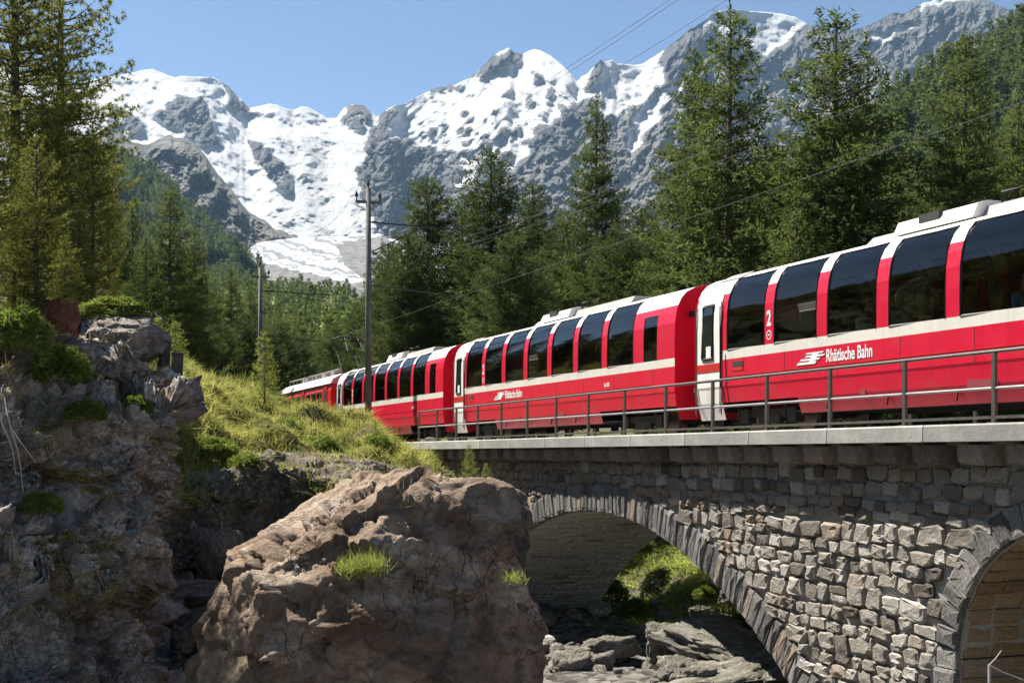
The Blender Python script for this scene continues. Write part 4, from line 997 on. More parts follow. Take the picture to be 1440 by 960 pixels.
# blocks of rock: planes around a centre, faceted and weathered
def rock(name, c, planes, m, seed, sub=5, fac=.10, fine=.03, soft=14, nf=60, scale=1.0, parent=None):
    rng = np.random.default_rng(seed); Dv, Fq = ico(sub)
    nn = np.array([p[:3] for p in planes], float); nn /= np.linalg.norm(nn, axis=1)[:, None]; dd = np.array([p[3] for p in planes]) * scale
    dots = Dv @ nn.T; inv = np.where(dots > .02, np.maximum(dots, .02) / dd, 0)
    r = 1 / (inv ** soft).sum(1) ** (1 / soft)
    P = Dv * r[:, None]; s = dd.mean()
    d = facets(P / s + seed, nf, fac * .45, fac * .6, rng, .35) + facets(P / s + seed, nf * 8, fac * .16, fac * .5, rng, .2) + (facets(P / s + seed, nf * 36, fac * .05, fac * .42, rng, .1) if sub > 6 else 0) + fine * ridged(P / s * 3 + seed, 6, .55) + fac * .6 * fbm(P / s * 1.2 + seed, 3)
    if sub > 4: d = d - .030 * cracks(P / s + seed, 26, .018, rng) - .010 * cracks(P / s + seed, 160, .014, rng)
    P = P + Dv * (d * s)[:, None]
    return mesh(name, P, Fq, m, sm=True)
def rplanes(rng, n=13, lo=.75, hi=1.15, sq=(1, 1, 1)):
    d = rng.normal(size=(n, 3)); d /= np.linalg.norm(d, axis=1)[:, None]
    d = np.concatenate([d, [[0, 0, -1], [0, 0, 1], [1, 0, 0], [-1, 0, 0], [0, -1, 0], [0, 1, 0]]])
    return [(*(v / np.array(sq)), rng.uniform(lo, hi)) for v in d]
CB = at(540, 850, 18.0); px = 18.0 / F
bpl = [(-.515, -.10, .857, 160 * px), (-.866, -.15, .503, 208 * px), (.11, .1, .99, 172 * px), (.94, -.05, .33, 208 * px), (.96, .1, -.27, 226 * px), (.72, .2, .66, 222 * px),
       (-.34, -.50, .80, 1.60), (-.2, -.92, .28, 1.95), (.02, -.99, -.05, 2.15), (-.72, -.66, .2, 2.15), (.30, -.78, .52, 1.62), (.66, -.72, .18, 1.95), (.45, -.88, -.1, 2.1), (0, 1, .1, 2.2), (-.6, .8, 0, 2.4), (.6, .8, 0, 2.4), (0, 0, -1, 3.0), (-.95, -.2, -.2, 262 * px), (.2, -.9, .36, 1.86)]
bpl = [(*p[:3], p[3] if i in (0, 1, 2, 3, 4, 5, 17) else p[3] * 18 / 21.5) for i, p in enumerate(bpl)]
me = rock('boulder', CB, bpl, m_boul, 5, sub=7, fac=.125, fine=.014, soft=140, nf=34)
o = inst('boulder', me, None, CB); tag(o, 'huge brown grey boulder with a sunlit sloping top in front of the bridge pier', 'boulder')
me = rock('boulder', 0, [(0, 0, 1, .75), (.8, -.3, .5, .7), (-.6, -.4, .6, .75), (0, -1, .1, .7), (1, 0, -.1, .8), (-1, 0, 0, .9), (0, 1, 0, 1.0), (0, 0, -1, 1.6)], m_bank, 9, sub=6, fac=.14, fine=.03)
o = inst('boulder', me, None, at(690, 742, 18.8)); o.scale = (.62, .75, .7); tag(o, 'dark jagged rock leaning on the right shoulder of the huge boulder', 'rock')

rr = np.random.default_rng(31)
RM = [rock('rock', 0, rplanes(rr), m_wet, 40 + i, sub=5, fac=.20, fine=.045, soft=30) for i in range(6)]
RF = [rock('rock', 0, rplanes(rr, 10), m_bank, 60 + i, sub=4, fac=.12, fine=.03) for i in range(3)]
def put(x, y, Y, s, lab, sq=(1, 1, 1), m=None, rz=None, cat='rock', grp=None):
    k = int(rr.integers(6)); o = inst('rock', (m or RM)[k % len(m or RM)], None, at(x, y, Y), (rr.uniform(-.2, .2), rr.uniform(-.2, .2), rr.uniform(0, 6) if rz is None else rz), tuple(s * q for q in sq))
    return tag(o, lab, cat, grp)
put(285, 836, 25.6, .62, 'flat dark slab in the gully below the grassy bank', (1.4, 1, .35), RF, .2)
put(300, 872, 24.6, .55, 'broad dark block beneath the flat slab in the gully', (1.3, 1, .6), RF, .1)
put(256, 898, 23.2, .22, 'small rounded pale rock beside the little waterfall in the gully')
put(238, 862, 24.6, .30, 'dark rock above the little waterfall, close to the cliff', (1, 1, .8), RF)
put(316, 786, 27.4, .5, 'dark rounded rock high in the gully, under the grassy bank', (1, 1, 1.3), RF)
for x, y, Y, s, sq, lab in ((940, 905, 30, .42, (1, 1, 1), 'rounded grey boulder in the stream bed, middle of the view through the wide arch'), (955, 945, 27.8, .50, (1.25, 1, .7), 'pale flat topped rock in front of the rounded boulder in the stream bed'),
      (1030, 910, 28.6, .95, (1.5, 1, .30), 'long flat sunlit slab by the right leg of the wide arch'),
      (1055, 948, 27.2, 1.1, (1.5, 1, .30), 'lowest long slab at the foot of the right leg of the arch'), (1002, 878, 30.5, .55, (1.3, 1, .45), 'grey slab behind the long sunlit slab under the arch'),
      (850, 915, 32, .5, (1.2, 1, .7), 'dark wet rock by the far pier of the wide arch'), 
      (808, 950, 30.5, .6, (1, 1, .9), 'rock between the huge boulder and the far pier'),
      (1028, 838, 44, .4, (1, 1, .8), 'pale block of rock on the green slope behind the arch'), (985, 862, 43, .3, (1, 1, .7), 'small rock low on the green slope behind the arch'), (975, 960, 26.6, .4, (1, 1, .7), 'rock cut by the bottom edge between the two slabs')):
    put(x, y, Y, s, lab, sq)
o = inst('rock', rock('rock', 0, rplanes(rr), m_rust, 77, sub=5, fac=.12), None, at(80, 462, 21.3), (0, 0, 1), (.30, .42, .42)); tag(o, 'rusty orange rock face among the pine roots on top of the cliff', 'rock')
o = inst('rock', rock('rock', 0, rplanes(rr), m_cliff, 78, sub=5, fac=.12), None, at(205, 482, 22.6), (0, 0, 2), (.28, .5, .3)); tag(o, 'speckled grey block on the cliff edge beside the dark posts', 'rock')
o = inst('rock', rock('rock', 0, rplanes(rr), m_cliff, 79, sub=5, fac=.12), None, at(160, 476, 22.0), (0, 0, 3), (.5, .5, .32)); tag(o, 'broad pale speckled outcrop on top of the cliff', 'rock')
# loose stones and gravel of the stream bed under the arch
rq = np.random.default_rng(33); vs, fs, nb = [], [], 0
sv0 = []
for i in range(5):
    me_ = rock('pebble', 0, rplanes(rq), m_wet, 90 + i, sub=2, fac=.15, fine=.03, nf=4); v_ = np.empty(len(me_.vertices) * 3, np.float32); me_.vertices.foreach_get('co', v_); sv0.append((v_.reshape(-1, 3), np.array([p.vertices[:] for p in me_.polygons])))
for i in range(560):
    a_, p_ = rq.uniform(16, 44), rq.uniform(12.0, 22.5); X_, Y_ = p_ * CT - a_ * ST, p_ * ST + a_ * CT
    v_, f_ = sv0[i % 5]; s_ = .08 + .3 * rq.random() ** 3; an = rq.uniform(0, 6.3); c_, d_ = np.cos(an), np.sin(an)
    w_ = v_ * s_ * np.array([1.2, 1, .75]); w_ = np.stack([w_[:, 0] * c_ - w_[:, 1] * d_, w_[:, 0] * d_ + w_[:, 1] * c_, w_[:, 2]], 1)
    vs.append(w_ + [X_, Y_, float(h_ground(np.array([X_]), np.array([Y_]))[0]) + .3 * s_]); fs.append(f_ + nb); nb += len(v_)
tag(obj('stream_gravel', np.concatenate(vs), np.concatenate(fs), m_wet), kind='stuff')
# water
m_foam = mat('white_water', (.62, .65, .66), .25, spec=.5); n = NT(m_foam); v = n.co()
n.out(n.ramp(n.noise(v, 5, 7, .7, 1.5), [(.42, (.02, .03, .03)), (.62, (.22, .25, .25)), (.75, (.75, .78, .78))]), None, n.noise(v, 8, 6, .7), 1, .08)
wg_ = sheet([[(222, 870, 24.6), (238, 868, 24.8), (252, 872, 24.6)], [(222, 900, 24.0), (240, 900, 24.1), (254, 905, 24.0)], [(220, 935, 22.8), (240, 930, 22.9), (256, 940, 22.8)], [(215, 1000, 22.4), (240, 1000, 22.4), (270, 1000, 22.4)]], 50, 24)
wg_[..., 2] += .10 * fbm(wg_.reshape(-1, 3) * 4, 4).reshape(50, 24)
tag(obj('waterfall', wg_, gridf(50, 24)[:, ::-1], m_foam, sm=True), kind='structure')
sx_, sy_ = np.meshgrid(np.arange(-9, 8, .35), np.arange(11, 46, .35), indexing='ij')
sz_ = -4.62 + .05 * fbm(np.stack([sx_ * 2, sy_ * 2, 0 * sx_], -1), 3)
0 and tag(obj('stream', np.stack([sx_, sy_, sz_], -1), gridf(*sx_.shape)[:, ::-1], m_foam, sm=True), kind='structure')

# ================================================================== VEGETATION
def blades(P, N, ln, wd, rng, lean=.5, droop=0.0):
    n_ = len(P); d = rng.normal(size=(n_, 3)) * lean + N * .5 + np.array([0, 0, .75]); d /= np.linalg.norm(d, axis=1)[:, None]
    w = np.cross(d, rng.normal(size=(n_, 3))); w /= np.linalg.norm(w, axis=1)[:, None]
    l = ln * rng.uniform(.5, 1.3, (n_, 1)); ww = w * wd * rng.uniform(.6, 1.4, (n_, 1))
    tip = P + d * l + np.stack([d[:, 0], d[:, 1], -np.abs(d[:, 0])], 1) * l * .25 - np.array([0, 0, .28]) * l * droop
    V = np.stack([P - ww, P + ww, tip], 1).reshape(-1, 3)
    return V, np.arange(3 * n_).reshape(-1, 3)
m_grass = leafmat('grass_blades', (.05, .08, .016), (.42, .42, .13), .40, 0)
m_dry = leafmat('dry_moss', (.10, .09, .022), (.40, .33, .10), .25, 0)
def grass(name, G, n_, ln, wd, rng, lab=None, mask=None, m=None, clump=1.1, lean=.5):
    P, N = sample_grid(G, n_, rng, mask); N = N * np.sign(N[:, 2:3] + 1e-6)
    k = fbm(P * clump, 4); keep = k > -.35; P, N, k = P[keep], N[keep], k[keep]
    hh = (.55 + .6 * np.clip(k + .4, 0, 1.4))[:, None]
    V, Fq = blades(P - .02 * N, N, ln * hh * rng.choice([.7, 1.0, 1.5], (len(P), 1)), wd, rng, lean, 1.0)
    tn = np.clip(.52 + .75 * fbm(P * .8 + 9, 4) + rng.normal(size=len(P)) * .16, 0, 1)
    return tag(obj(name, V, Fq, m or m_grass, tint=np.repeat(tn, 3)), kind='stuff')
rg = np.random.default_rng(51)
grass('hummock_grass', Gh[20:], 120000, .40, .012, rg, lean=.8)
Nc = grid_normals(GC); up = np.abs(Nc[..., 2]); ii = np.arange(330) / 330
mk = (up > .42) * (GC[..., 2] > -2.6) * 1.0 * (fbm(GC.reshape(-1, 3) * .8, 4).reshape(330, 300) > .02)
mk[: 60] *= .5
grass('cliff_grass', GC, 80000, .17, .006, rg, mask=mk, m=m_dry, lean=.8)
Nb = np.abs(grid_normals(GB)[..., 2]); mb = (Nb > .45) * (np.arange(220)[:, None] < 110) * 1.0
grass('ledge_grass', GB, 9000, .25, .01, rg, mask=mb, lean=.7)
# green slope seen through the arch
sl_a, sl_p = np.meshgrid(np.arange(18, 50, .3), np.arange(19.8, 32, .3), indexing='ij')
SX, SY = sl_p * CT - sl_a * ST, sl_p * ST + sl_a * CT
GS = np.stack([SX, SY, h_ground(SX, SY) + .02], -1)
m_sg = leafmat('slope_grass_blades', (.10, .14, .025), (.46, .52, .12), .5, 0)
grass('slope_grass', GS, 70000, .42, .02, rg, lean=.6, m=m_sg)

def tree_mesh(rng, H, r0, zf, prof, dz, nb, droop, tip, tw, ts, ntri, nl, nw, up=.25, ang=55, lead=True, star=False, tuft_bias=0.0, gap=.1, wood=True):
    """trunk verts/faces and crown verts/faces/tint"""
    tr = MB(); m_ = 12; zz = np.linspace(-.5, H * .985, m_); bend = np.cumsum(rng.normal(size=(m_, 2)) * .012 * H / 15, 0)
    pts = np.stack([bend[:, 0], bend[:, 1], zz], 1); tr.tube(pts, r0 * (1 - np.clip(zz, 0, H) / H) ** .8 + .012, 8, cap=False)
    Pt, Dr, Tn = [], [], []
    z = H * zf
    while z < H * .985:
        t = (z - H * zf) / (H * (1 - zf)); cx, cy = np.interp(z, zz, bend[:, 0]), np.interp(z, zz, bend[:, 1])
        n_ = max(3, int(nb * (1 - .35 * t) * rng.uniform(.7, 1.2))); a0 = rng.uniform(0, 6.3)
        for b_ in range(n_):
            if rng.random() < gap: continue
            az = a0 + b_ * 2 * np.pi / n_ + rng.normal() * .25; Lb = prof(t) * rng.uniform(.62, 1.12)
            if Lb < .12: continue
            h = np.array([np.cos(az), np.sin(az), 0]); s = np.linspace(0, 1, 6)
            dr, tp = droop * rng.uniform(.6, 1.4) * (1 - .6 * t), tip * rng.uniform(.5, 1.5)
            zb = z + rng.uniform(-.5, .5) * dz
            def bpnt(s): s = np.asarray(s)[..., None]; return np.array([cx, cy, zb]) + h * Lb * s + np.array([0, 0, 1.0]) * Lb * (-dr * s + tp * s * s + up * t * s)
            if wood and Lb > .8: tr.tube(bpnt(s[:5]), np.linspace(.02 + .010 * Lb, .008, 5), 3, cap=False)
            bt = rng.normal() * .2
            side = np.array([-h[1], h[0], 0]); k = int(max(2, Lb * tw))
            for q in range(k):
                sq = .12 + .88 * (q + rng.random()) / k
                sq = sq ** (1 - tuft_bias * .5)
                base = bpnt(sq); sg = 1 if q % 2 else -1; an = R_(ang) * rng.uniform(.6, 1.2)
                d = h * np.cos(an) + side * sg * np.sin(an) + np.array([0, 0, rng.normal() * .18 - .12 * droop + .3 * tip]); d /= np.linalg.norm(d)
                Lt = Lb * .42 * (1.05 - sq * .75) * rng.uniform(.5, 1.2) + .08
                nt2 = max(1, int(Lt / ts)); u = (np.arange(nt2) + rng.random(nt2)) / nt2
                Pt.append(base + d * (Lt * u)[:, None]); Dr.append(np.repeat(d[None], nt2, 0)); Tn.append(np.full(nt2, bt) + rng.normal() * .14)
            Pt.append(bpnt([.9, 1.0])); Dr.append(np.repeat(h[None] + [[0, 0, .2]], 2, 0)); Tn.append(np.full(2, bt))
        z += dz * (1.1 - .45 * t) * rng.uniform(.75, 1.25)
    if lead:
        zl = np.linspace(H * .94, H, 8); Pt.append(np.stack([np.interp(zl, zz, bend[:, 0]), np.interp(zl, zz, bend[:, 1]), zl], 1)); Dr.append(np.repeat([[0, 0, 1.0]], 8, 0)); Tn.append(np.zeros(8))
    P = np.concatenate(Pt); D_ = np.concatenate(Dr); T = np.concatenate(Tn)
    n_ = len(P) * ntri; P = np.repeat(P, ntri, 0); D_ = np.repeat(D_, ntri, 0); T = np.repeat(T, ntri)
    if star: T = T + np.repeat(rng.normal(size=n_ // ntri) * .16, ntri)
    d = D_ * (.45 if star else .75) + rng.normal(size=(n_, 3)) * .62 + np.array([0, 0, .12]); d /= np.linalg.norm(d, axis=1)[:, None]
    w = np.cross(d, rng.normal(size=(n_, 3))); w /= np.linalg.norm(w, axis=1)[:, None] + 1e-6
    P = P + rng.normal(size=(n_, 3)) * nl * (.06 if star else .25)
    l = nl * rng.uniform(.55, 1.25, (n_, 1)); ww = w * nw * rng.uniform(.6, 1.3, (n_, 1))
    V = np.stack([P - ww, P + ww, P + d * l], 1).reshape(-1, 3)
    tint = np.repeat(np.clip(.45 + T + rng.normal(size=n_) * .12, 0, 1), 3)
    return tr, V, np.arange(3 * n_).reshape(-1, 3), tint
m_bark = wornmat('conifer_bark', (.055, .042, .034), (.14, .11, .09), 5, .95, .03, .8)
m_larch = leafmat('larch_needles', (.018, .038, .011), (.145, .185, .052), .34, .25)
m_pine = leafmat('pine_needles', (.013, .029, .010), (.112, .145, .044), .30, .25)
m_npine = leafmat('near_pine_needles', (.025, .042, .010), (.29, .305, .07), .40, .2)
m_spruce = leafmat('young_conifer_needles', (.09, .12, .025), (.32, .36, .09), .42, .2)
m_mid = leafmat('valley_needles', (.022, .042, .012), (.15, .19, .052), .3, .4)
m_bush = leafmat('bush_leaves', (.04, .07, .012), (.22, .28, .06), .42, .2)
m_far = leafmat('far_needles', (.032, .055, .016), (.155, .20, .055), .3, .4)
def tree_proto(nm, ml, *a, **k):
    rng = np.random.default_rng(a[0]); tr, V, Fq, tn = tree_mesh(rng, *a[1:], **k)
    return tr.me('trunk', m_bark, sm=True), mesh('crown', V, Fq, ml, tint=tn)
conic = lambda L, p=.85: (lambda t: L * (1 - t) ** p * min(1, .45 + 2.2 * t) + .10)
colum = lambda L: (lambda t: L * (1 - t ** 2.6) ** .8 * min(1, .55 + 1.5 * t) + .1)
LARCH = [tree_proto('larch', m_larch, 100 + i, 18.0, .24, .10, conic(4.1 + .25 * i, .75), .43, 9, .30, .30, 5.2, .135, 4, .27, .034, gap=.08) for i in range(3)]
PINE = [tree_proto('pine', m_pine, 110 + i, 14.0, .24, .06, colum(2.7 + .3 * i), .34, 9, .22, .42, 5.2, .155, 5, .27, .030, gap=.05, up=.35) for i in range(3)]
NPINE = [tree_proto('npine', m_npine, 120 + i, 13.0, .22, .04, colum(2.3 + .2 * i), .34, 9, .20, .40, 5.2, .17, 16, .17, .013, gap=.12, star=True, up=.3, tuft_bias=.5) for i in range(2)]
YOUNG = [tree_proto('young', m_spruce, 130 + i, 3.0, .05, .02, conic(.95, .9), .14, 7, .1, .25, 9, .07, 4, .11, .010, gap=.05, up=.5) for i in range(2)]
MID = [tree_proto('mid', m_mid, 140 + i, 14.0, .18, .05, conic(2.3 + .3 * i, .85), .55, 6, .28, .25, 2.6, .26, 3, .36, .045, gap=.08, wood=False) for i in range(3)]
FAR = [tree_proto('fart', m_far, 150 + i, 13.0, .2, .03, conic(2.3 + .4 * i, .9), 1.0, 5, .3, .2, 1.2, .6, 2, .85, .17, gap=.02, wood=False) for i in range(3)]
def tree(kind, protos, k, x, ytop, Y, ybase, label, H0, cat='tree', grp=None, wide=1.0, rz=None, zb=None, z1=None):
    b = at(x, ybase, Y) if zb is None else np.array([(x - CX) / F * Y, Y, zb]); top = (HY - ytop) / F * Y if z1 is None else z1
    s = (top - b[2]) / H0; rz = random.uniform(0, 6.28) if rz is None else rz
    t_ = thing(kind, label, cat, tuple(b), rz, grp); w = s * wide
    inst('trunk', protos[k][0], t_, sc=(w, w, s)); inst('crown', protos[k][1], t_, sc=(w, w, s)); return t_
# large trees beyond the railway
BIG = [('larch_tree', LARCH, 0, 1028, 8, 46, 'tallest larch beyond the train, its double top reaching the snow cap', 18, .95), ('larch_tree', LARCH, 1, 978, 70, 47.5, 'larch with a slightly lower top, close on the left of the tallest larch', 18, .85),
       ('larch_tree', LARCH, 2, 1172, 14, 43, 'tall wide larch with open branches, right of the tallest larch', 18, 1.15), ('larch_tree', LARCH, 0, 1358, 42, 41, 'tall slender larch near the right edge, above the roof unit of the nearest car', 18, .85),
       ('larch_tree', LARCH, 1, 838, 136, 55, 'pointed larch in the middle, above the middle panorama car', 18, .75), ('pine_tree', PINE, 0, 690, 212, 60, 'dark full stone pine above the near end of the farthest car', 14, 1.05),
       ('pine_tree', PINE, 1, 603, 252, 66, 'dark stone pine right of the tall catenary mast', 14, .95), ('pine_tree', PINE, 2, 748, 262, 57, 'stone pine between the pointed larch and the dark full pine', 14, .8),
       ('pine_tree', PINE, 0, 800, 300, 47, 'low dense stone pine in front of the pointed larch', 14, 1.2), ('pine_tree', PINE, 1, 545, 342, 70, 'small stone pine close to the tall catenary mast', 14, .9),
       ('pine_tree', PINE, 2, 905, 292, 50, 'dark stone pine filling the gap left of the big larches', 14, 1.1), ('larch_tree', LARCH, 2, 1262, 225, 46, 'lower larch between the wide larch and the slender one', 18, 1.0),
       ('pine_tree', PINE, 1, 1085, 235, 50, 'dark pine in the gap between the two tall larches', 14, 1.2), ('larch_tree', LARCH, 1, 1432, 150, 45, 'larch cut by the right picture edge', 18, 1.0),
       ('larch_tree', LARCH, 0, 1310, 215, 50, 'bright larch behind the slender larch near the right edge', 18, .9), ('pine_tree', PINE, 2, 865, 330, 46, 'low bushy pine just above the near end of the middle car', 14, 1.15),
       ('pine_tree', PINE, 0, 650, 300, 66, 'pine filling the space left of the dark full stone pine', 14, 1.0), ('pine_tree', PINE, 2, 720, 330, 52, 'shaded pine low behind the roof of the middle car', 14, 1.05),
       ('larch_tree', LARCH, 2, 1000, 250, 43, 'shorter larch at the foot of the tallest larch', 18, .9), ('larch_tree', LARCH, 0, 1120, 260, 40.5, 'shorter bright larch below the wide larch', 18, .95),
       ('pine_tree', PINE, 1, 1215, 270, 41.5, 'dense dark pine below and right of the wide larch', 14, 1.2), ('pine_tree', PINE, 0, 940, 330, 43, 'dense low pine behind the gap of the two nearest cars', 14, 1.3),
       ('larch_tree', LARCH, 1, 1390, 200, 46, 'leafy larch right of the slender larch', 18, .95), ('pine_tree', PINE, 2, 575, 330, 62, 'small dense pine behind the roof of the farthest car', 14, 1.0), ('pine_tree', PINE, 0, 1300, 290, 37.5, 'low pine just above the roof unit of the nearest car', 14, 1.2)]
for nm, pr, k, x, yt, Y, lab, H0, wd in BIG:
    if 735 < x < 1010: Y = max(Y, 27.5 * 2009.7 / (x - 10))
    X = (x - CX) / F * Y; zb = float(h_ground(np.array([X]), np.array([float(Y)]))[0]) - .1
    tree(nm, pr, k, x, yt, Y, 0, lab, H0, zb=zb, wide=wd)
# pines on the cliff
for k, x, yt, Y, yb_, wd, lab in ((0, 22, -170, 26.5, 452, 1.0, 'large stone pine at the left picture edge, rising out of the frame'), (1, 84, -110, 28.5, 455, .95, 'large stone pine on the cliff, second from the left edge'),
      (0, 130, 178, 29.0, 462, .75, 'shorter stone pine on the cliff with its top against the sky'), (1, -30, 60, 20.5, 440, 1.0, 'pine cut by the left picture edge, in front of the others'),
      (0, 20, 270, 21.8, 462, 1.1, 'low bushy pine at the left edge of the cliff top'), (1, 92, 330, 23.0, 462, 1.2, 'small dense pine right beside the rusty rock'), (0, 60, 120, 25.5, 460, .95, 'middle sized pine between the two large pines on the cliff'), (1, 52, 190, 21.5, 462, .9, 'bushy young pine in front of the two large pines on the cliff'), (0, 112, 300, 25.6, 470, .9, 'low pine at the rusty rock on the cliff'), (1, 152, 205, 30, 452, .55, 'thin open pine at the right end of the cliff top')):
    tree('pine_tree', NPINE, k, x, yt, Y, yb_, lab, 13, wide=wd)
# trees on the plateau behind the grassy bank
PL = [('larch_tree', LARCH, 0, 240, 262, 62, 'tall dark larch on the left, above the grassy bank', .8), ('larch_tree', LARCH, 1, 186, 278, 66, 'slim larch left of the tall dark larch', .55), ('larch_tree', LARCH, 2, 274, 318, 64, 'slim larch right of the tall dark larch', .6),
      ('pine_tree', PINE, 0, 168, 325, 55, 'bright bushy conifer close behind the cliff', .6), ('larch_tree', LARCH, 0, 205, 330, 58, 'pale green larch behind the posts on the cliff edge', .8), ('larch_tree', LARCH, 1, 325, 378, 82, 'larch beside the far catenary mast', .7),
      ('larch_tree', LARCH, 2, 300, 392, 78, 'slender larch left of the far catenary mast', .6), ('larch_tree', LARCH, 0, 352, 400, 95, 'dark larch between the two far catenary masts', .75), ('pine_tree', PINE, 1, 395, 452, 90, 'rounded pine left of the railcar front', .9),
      ('pine_tree', PINE, 2, 420, 470, 100, 'small dark pine above the railcar', .9), ('larch_tree', LARCH, 1, 262, 372, 72, 'larch in the thick of the trees above the grassy bank', .8), ('larch_tree', LARCH, 2, 228, 372, 70, 'short larch under the tall dark larch', .9),
      ('larch_tree', LARCH, 0, 288, 415, 88, 'short larch in the thick of the trees left of the masts', .9), ('pine_tree', PINE, 0, 345, 440, 76, 'low dark pine at the foot of the far mast', .9), ('pine_tree', PINE, 1, 450, 478, 110, 'small round pine over the roof of the railcar', 1.0),
      ('pine_tree', PINE, 2, 475, 455, 105, 'dark pine behind the pantograph', .9), ('pine_tree', PINE, 0, 505, 430, 92, 'dark pine right behind the tall catenary mast', .9), ('larch_tree', LARCH, 2, 180, 395, 52, 'low larch at the back of the cliff top', .9), ('pine_tree', PINE, 1, 310, 455, 70, 'low dark pine behind the crest of the grassy bank', 1.0), ('pine_tree', PINE, 2, 375, 462, 84, 'dark pine behind the young conifer on the bank', .9)]
for nm, pr, k, x, yt, Y, lab, wd in PL:
    X = (x - CX) / F * Y; zb = float(h_ground(np.array([X]), np.array([float(Y)]))[0]) - .2
    tree(nm, pr, k, x, yt, Y, 0, lab, 18 if pr is LARCH else 14, zb=zb, wide=wd * 1.25)
# young conifers
for k, x, yt, yb_, Y, lab, wd in ((0, 372, 468, 592, 38.5, 'young dark conifer standing alone on the crest of the grassy bank', .75), (1, 222, 448, 530, 30, 'bright green young larch behind the dark posts', 1.1), (0, 246, 452, 520, 33, 'second bright young larch right of the posts', 1.1),
      (1, 660, 626, 690, 27, 'young spruce on top of the huge boulder', .8), (0, 612, 640, 676, 29, 'small light conifer left of the young spruce on the boulder', .9), (1, 684, 652, 690, 26.5, 'tiny conifer right of the young spruce on the boulder', 1.0),
      (0, 1025, 836, 900, 31.5, 'bright green young conifer inside the arch opening', 1.6), (1, 985, 842, 890, 33, 'smaller green conifer left of the bright one inside the arch', 1.6), (1, 556, 614, 680, 36, 'light shrubby conifer at the right end of the grassy bank', 1.3), (0, 580, 632, 676, 35, 'low pale shrub between the grassy bank and the deck end', 1.6),
      (0, 528, 590, 650, 38, 'small dark conifer on the right shoulder of the grassy bank', 1.0)):
    tree('young_conifer', YOUNG, k, x, yt, Y, yb_, lab, 3.0, cat='young tree', wide=wd)
# leafy bushes
def bush_me(seed, n_, r, ln, wd):
    rng = np.random.default_rng(seed); d = rng.normal(size=(n_, 3)); d /= np.linalg.norm(d, axis=1)[:, None]; d[:, 2] = np.where(d[:, 2] < -.3, np.abs(d[:, 2]), d[:, 2])
    rr_ = r * (1 + .35 * fbm(d * 2 + seed, 3)) * rng.uniform(.5, 1, n_) ** .4
    P = d * rr_[:, None]; V, Fq = blades(P, d, ln, wd, rng, .9)
    tn = np.clip(.45 + .5 * fbm(P * 3 / r + 3, 3) + rng.normal(size=n_) * .15, 0, 1); return mesh('foliage', V, Fq, m_bush, tint=np.repeat(tn, 3))
BU = [bush_me(i, 6000, 1.0, .18, .028) for i in range(3)]
def bush(k, x, y, Y, s, lab, sz=1.0):
    t_ = thing('bush', lab, 'bush', at(x, y, Y)); inst('foliage', BU[k], t_, sc=(s, s, s * sz))
    q = MB(); q.tube([(0, 0, -.15 * s), (.02, 0, .4 * s)], [.05 * s, .02 * s], 5); q.build('stem', m_bark, t_)
for k, x, y, Y, s, lab, sz in ((0, 850, 845, 45, .75, 'dark bush at the back of the arch, beside the far pier', 1.1), (1, 893, 862, 43, .45, 'dark leafy bush in the middle of the arch opening', 1.0),
      (1, 990, 838, 45, .35, 'small sunlit bush low on the green slope behind the arch', .9), (0, 890, 770, 51, .7, 'sunlit bush highest on the slope, under the crown of the arch', .8), (2, 1050, 885, 30.5, .45, 'low bush at the foot of the right arch leg', .8), (1, 845, 868, 43, .6, 'shaded bush at the foot of the far pier', 1.0),
      (0, 85, 528, 19.9, .42, 'dark bush on the cliff ledge below the rusty rock', 1.0), (2, 20, 480, 18.8, .5, 'reddish green shrub at the left edge on the cliff', .9), (1, 160, 440, 22.6, .55, 'dark low shrub on the highest outcrop of the cliff', .45), (1, 190, 575, 20.9, .25, 'small shrub on the grassy ledge near the right edge of the cliff', .8), (2, 120, 585, 19.6, .3, 'olive shrub on the grassy ledge in the middle of the cliff', .7), (0, 60, 715, 17.9, .26, 'shrub on the lower ledge of the cliff, left', .8), (1, 530, 640, 36, .5, 'dark shrub at the steep right end of the grassy bank', 1.0), (2, 345, 660, 30, .4, 'shrub hanging over the dark rock below the grassy bank', .8), (0, 300, 640, 30.6, .55, 'dark shrub on the shaded side of the grassy bank', .7),
      (2, 450, 640, 33.6, .5, 'round shrub in the middle of the grassy bank', .9), (1, 400, 610, 35, .45, 'low shrub below the young conifer on the bank', .8)):
    bush(k, x, y, Y, s, lab, sz)
def tuft(x, y, Y, n_, s, lab):
    rng = np.random.default_rng(int(x)); P = rng.normal(size=(n_, 3)) * np.array([.26, .2, .10]) * s
    V, Fq = blades(P, np.repeat([[0, -.3, .8]], n_, 0), .42 * s, .0045, rng, .55); o = obj('grass_tuft', V, Fq, m_spruce, tint=np.repeat(np.clip(.7 + rng.normal(size=n_) * .2, 0, 1), 3))
    o.location = at(x, y, Y); tag(o, lab, 'grass tuft')
tuft(510, 800, 16.4, 1100, .46, 'bright yellow green grass tuft in the middle of the huge boulder'); tuft(570, 706, 17.4, 200, .4, 'small yellow grass tuft near the top edge of the huge boulder')
tuft(722, 815, 16.8, 140, .3, 'grass tuft in the dark notch at the right of the huge boulder')

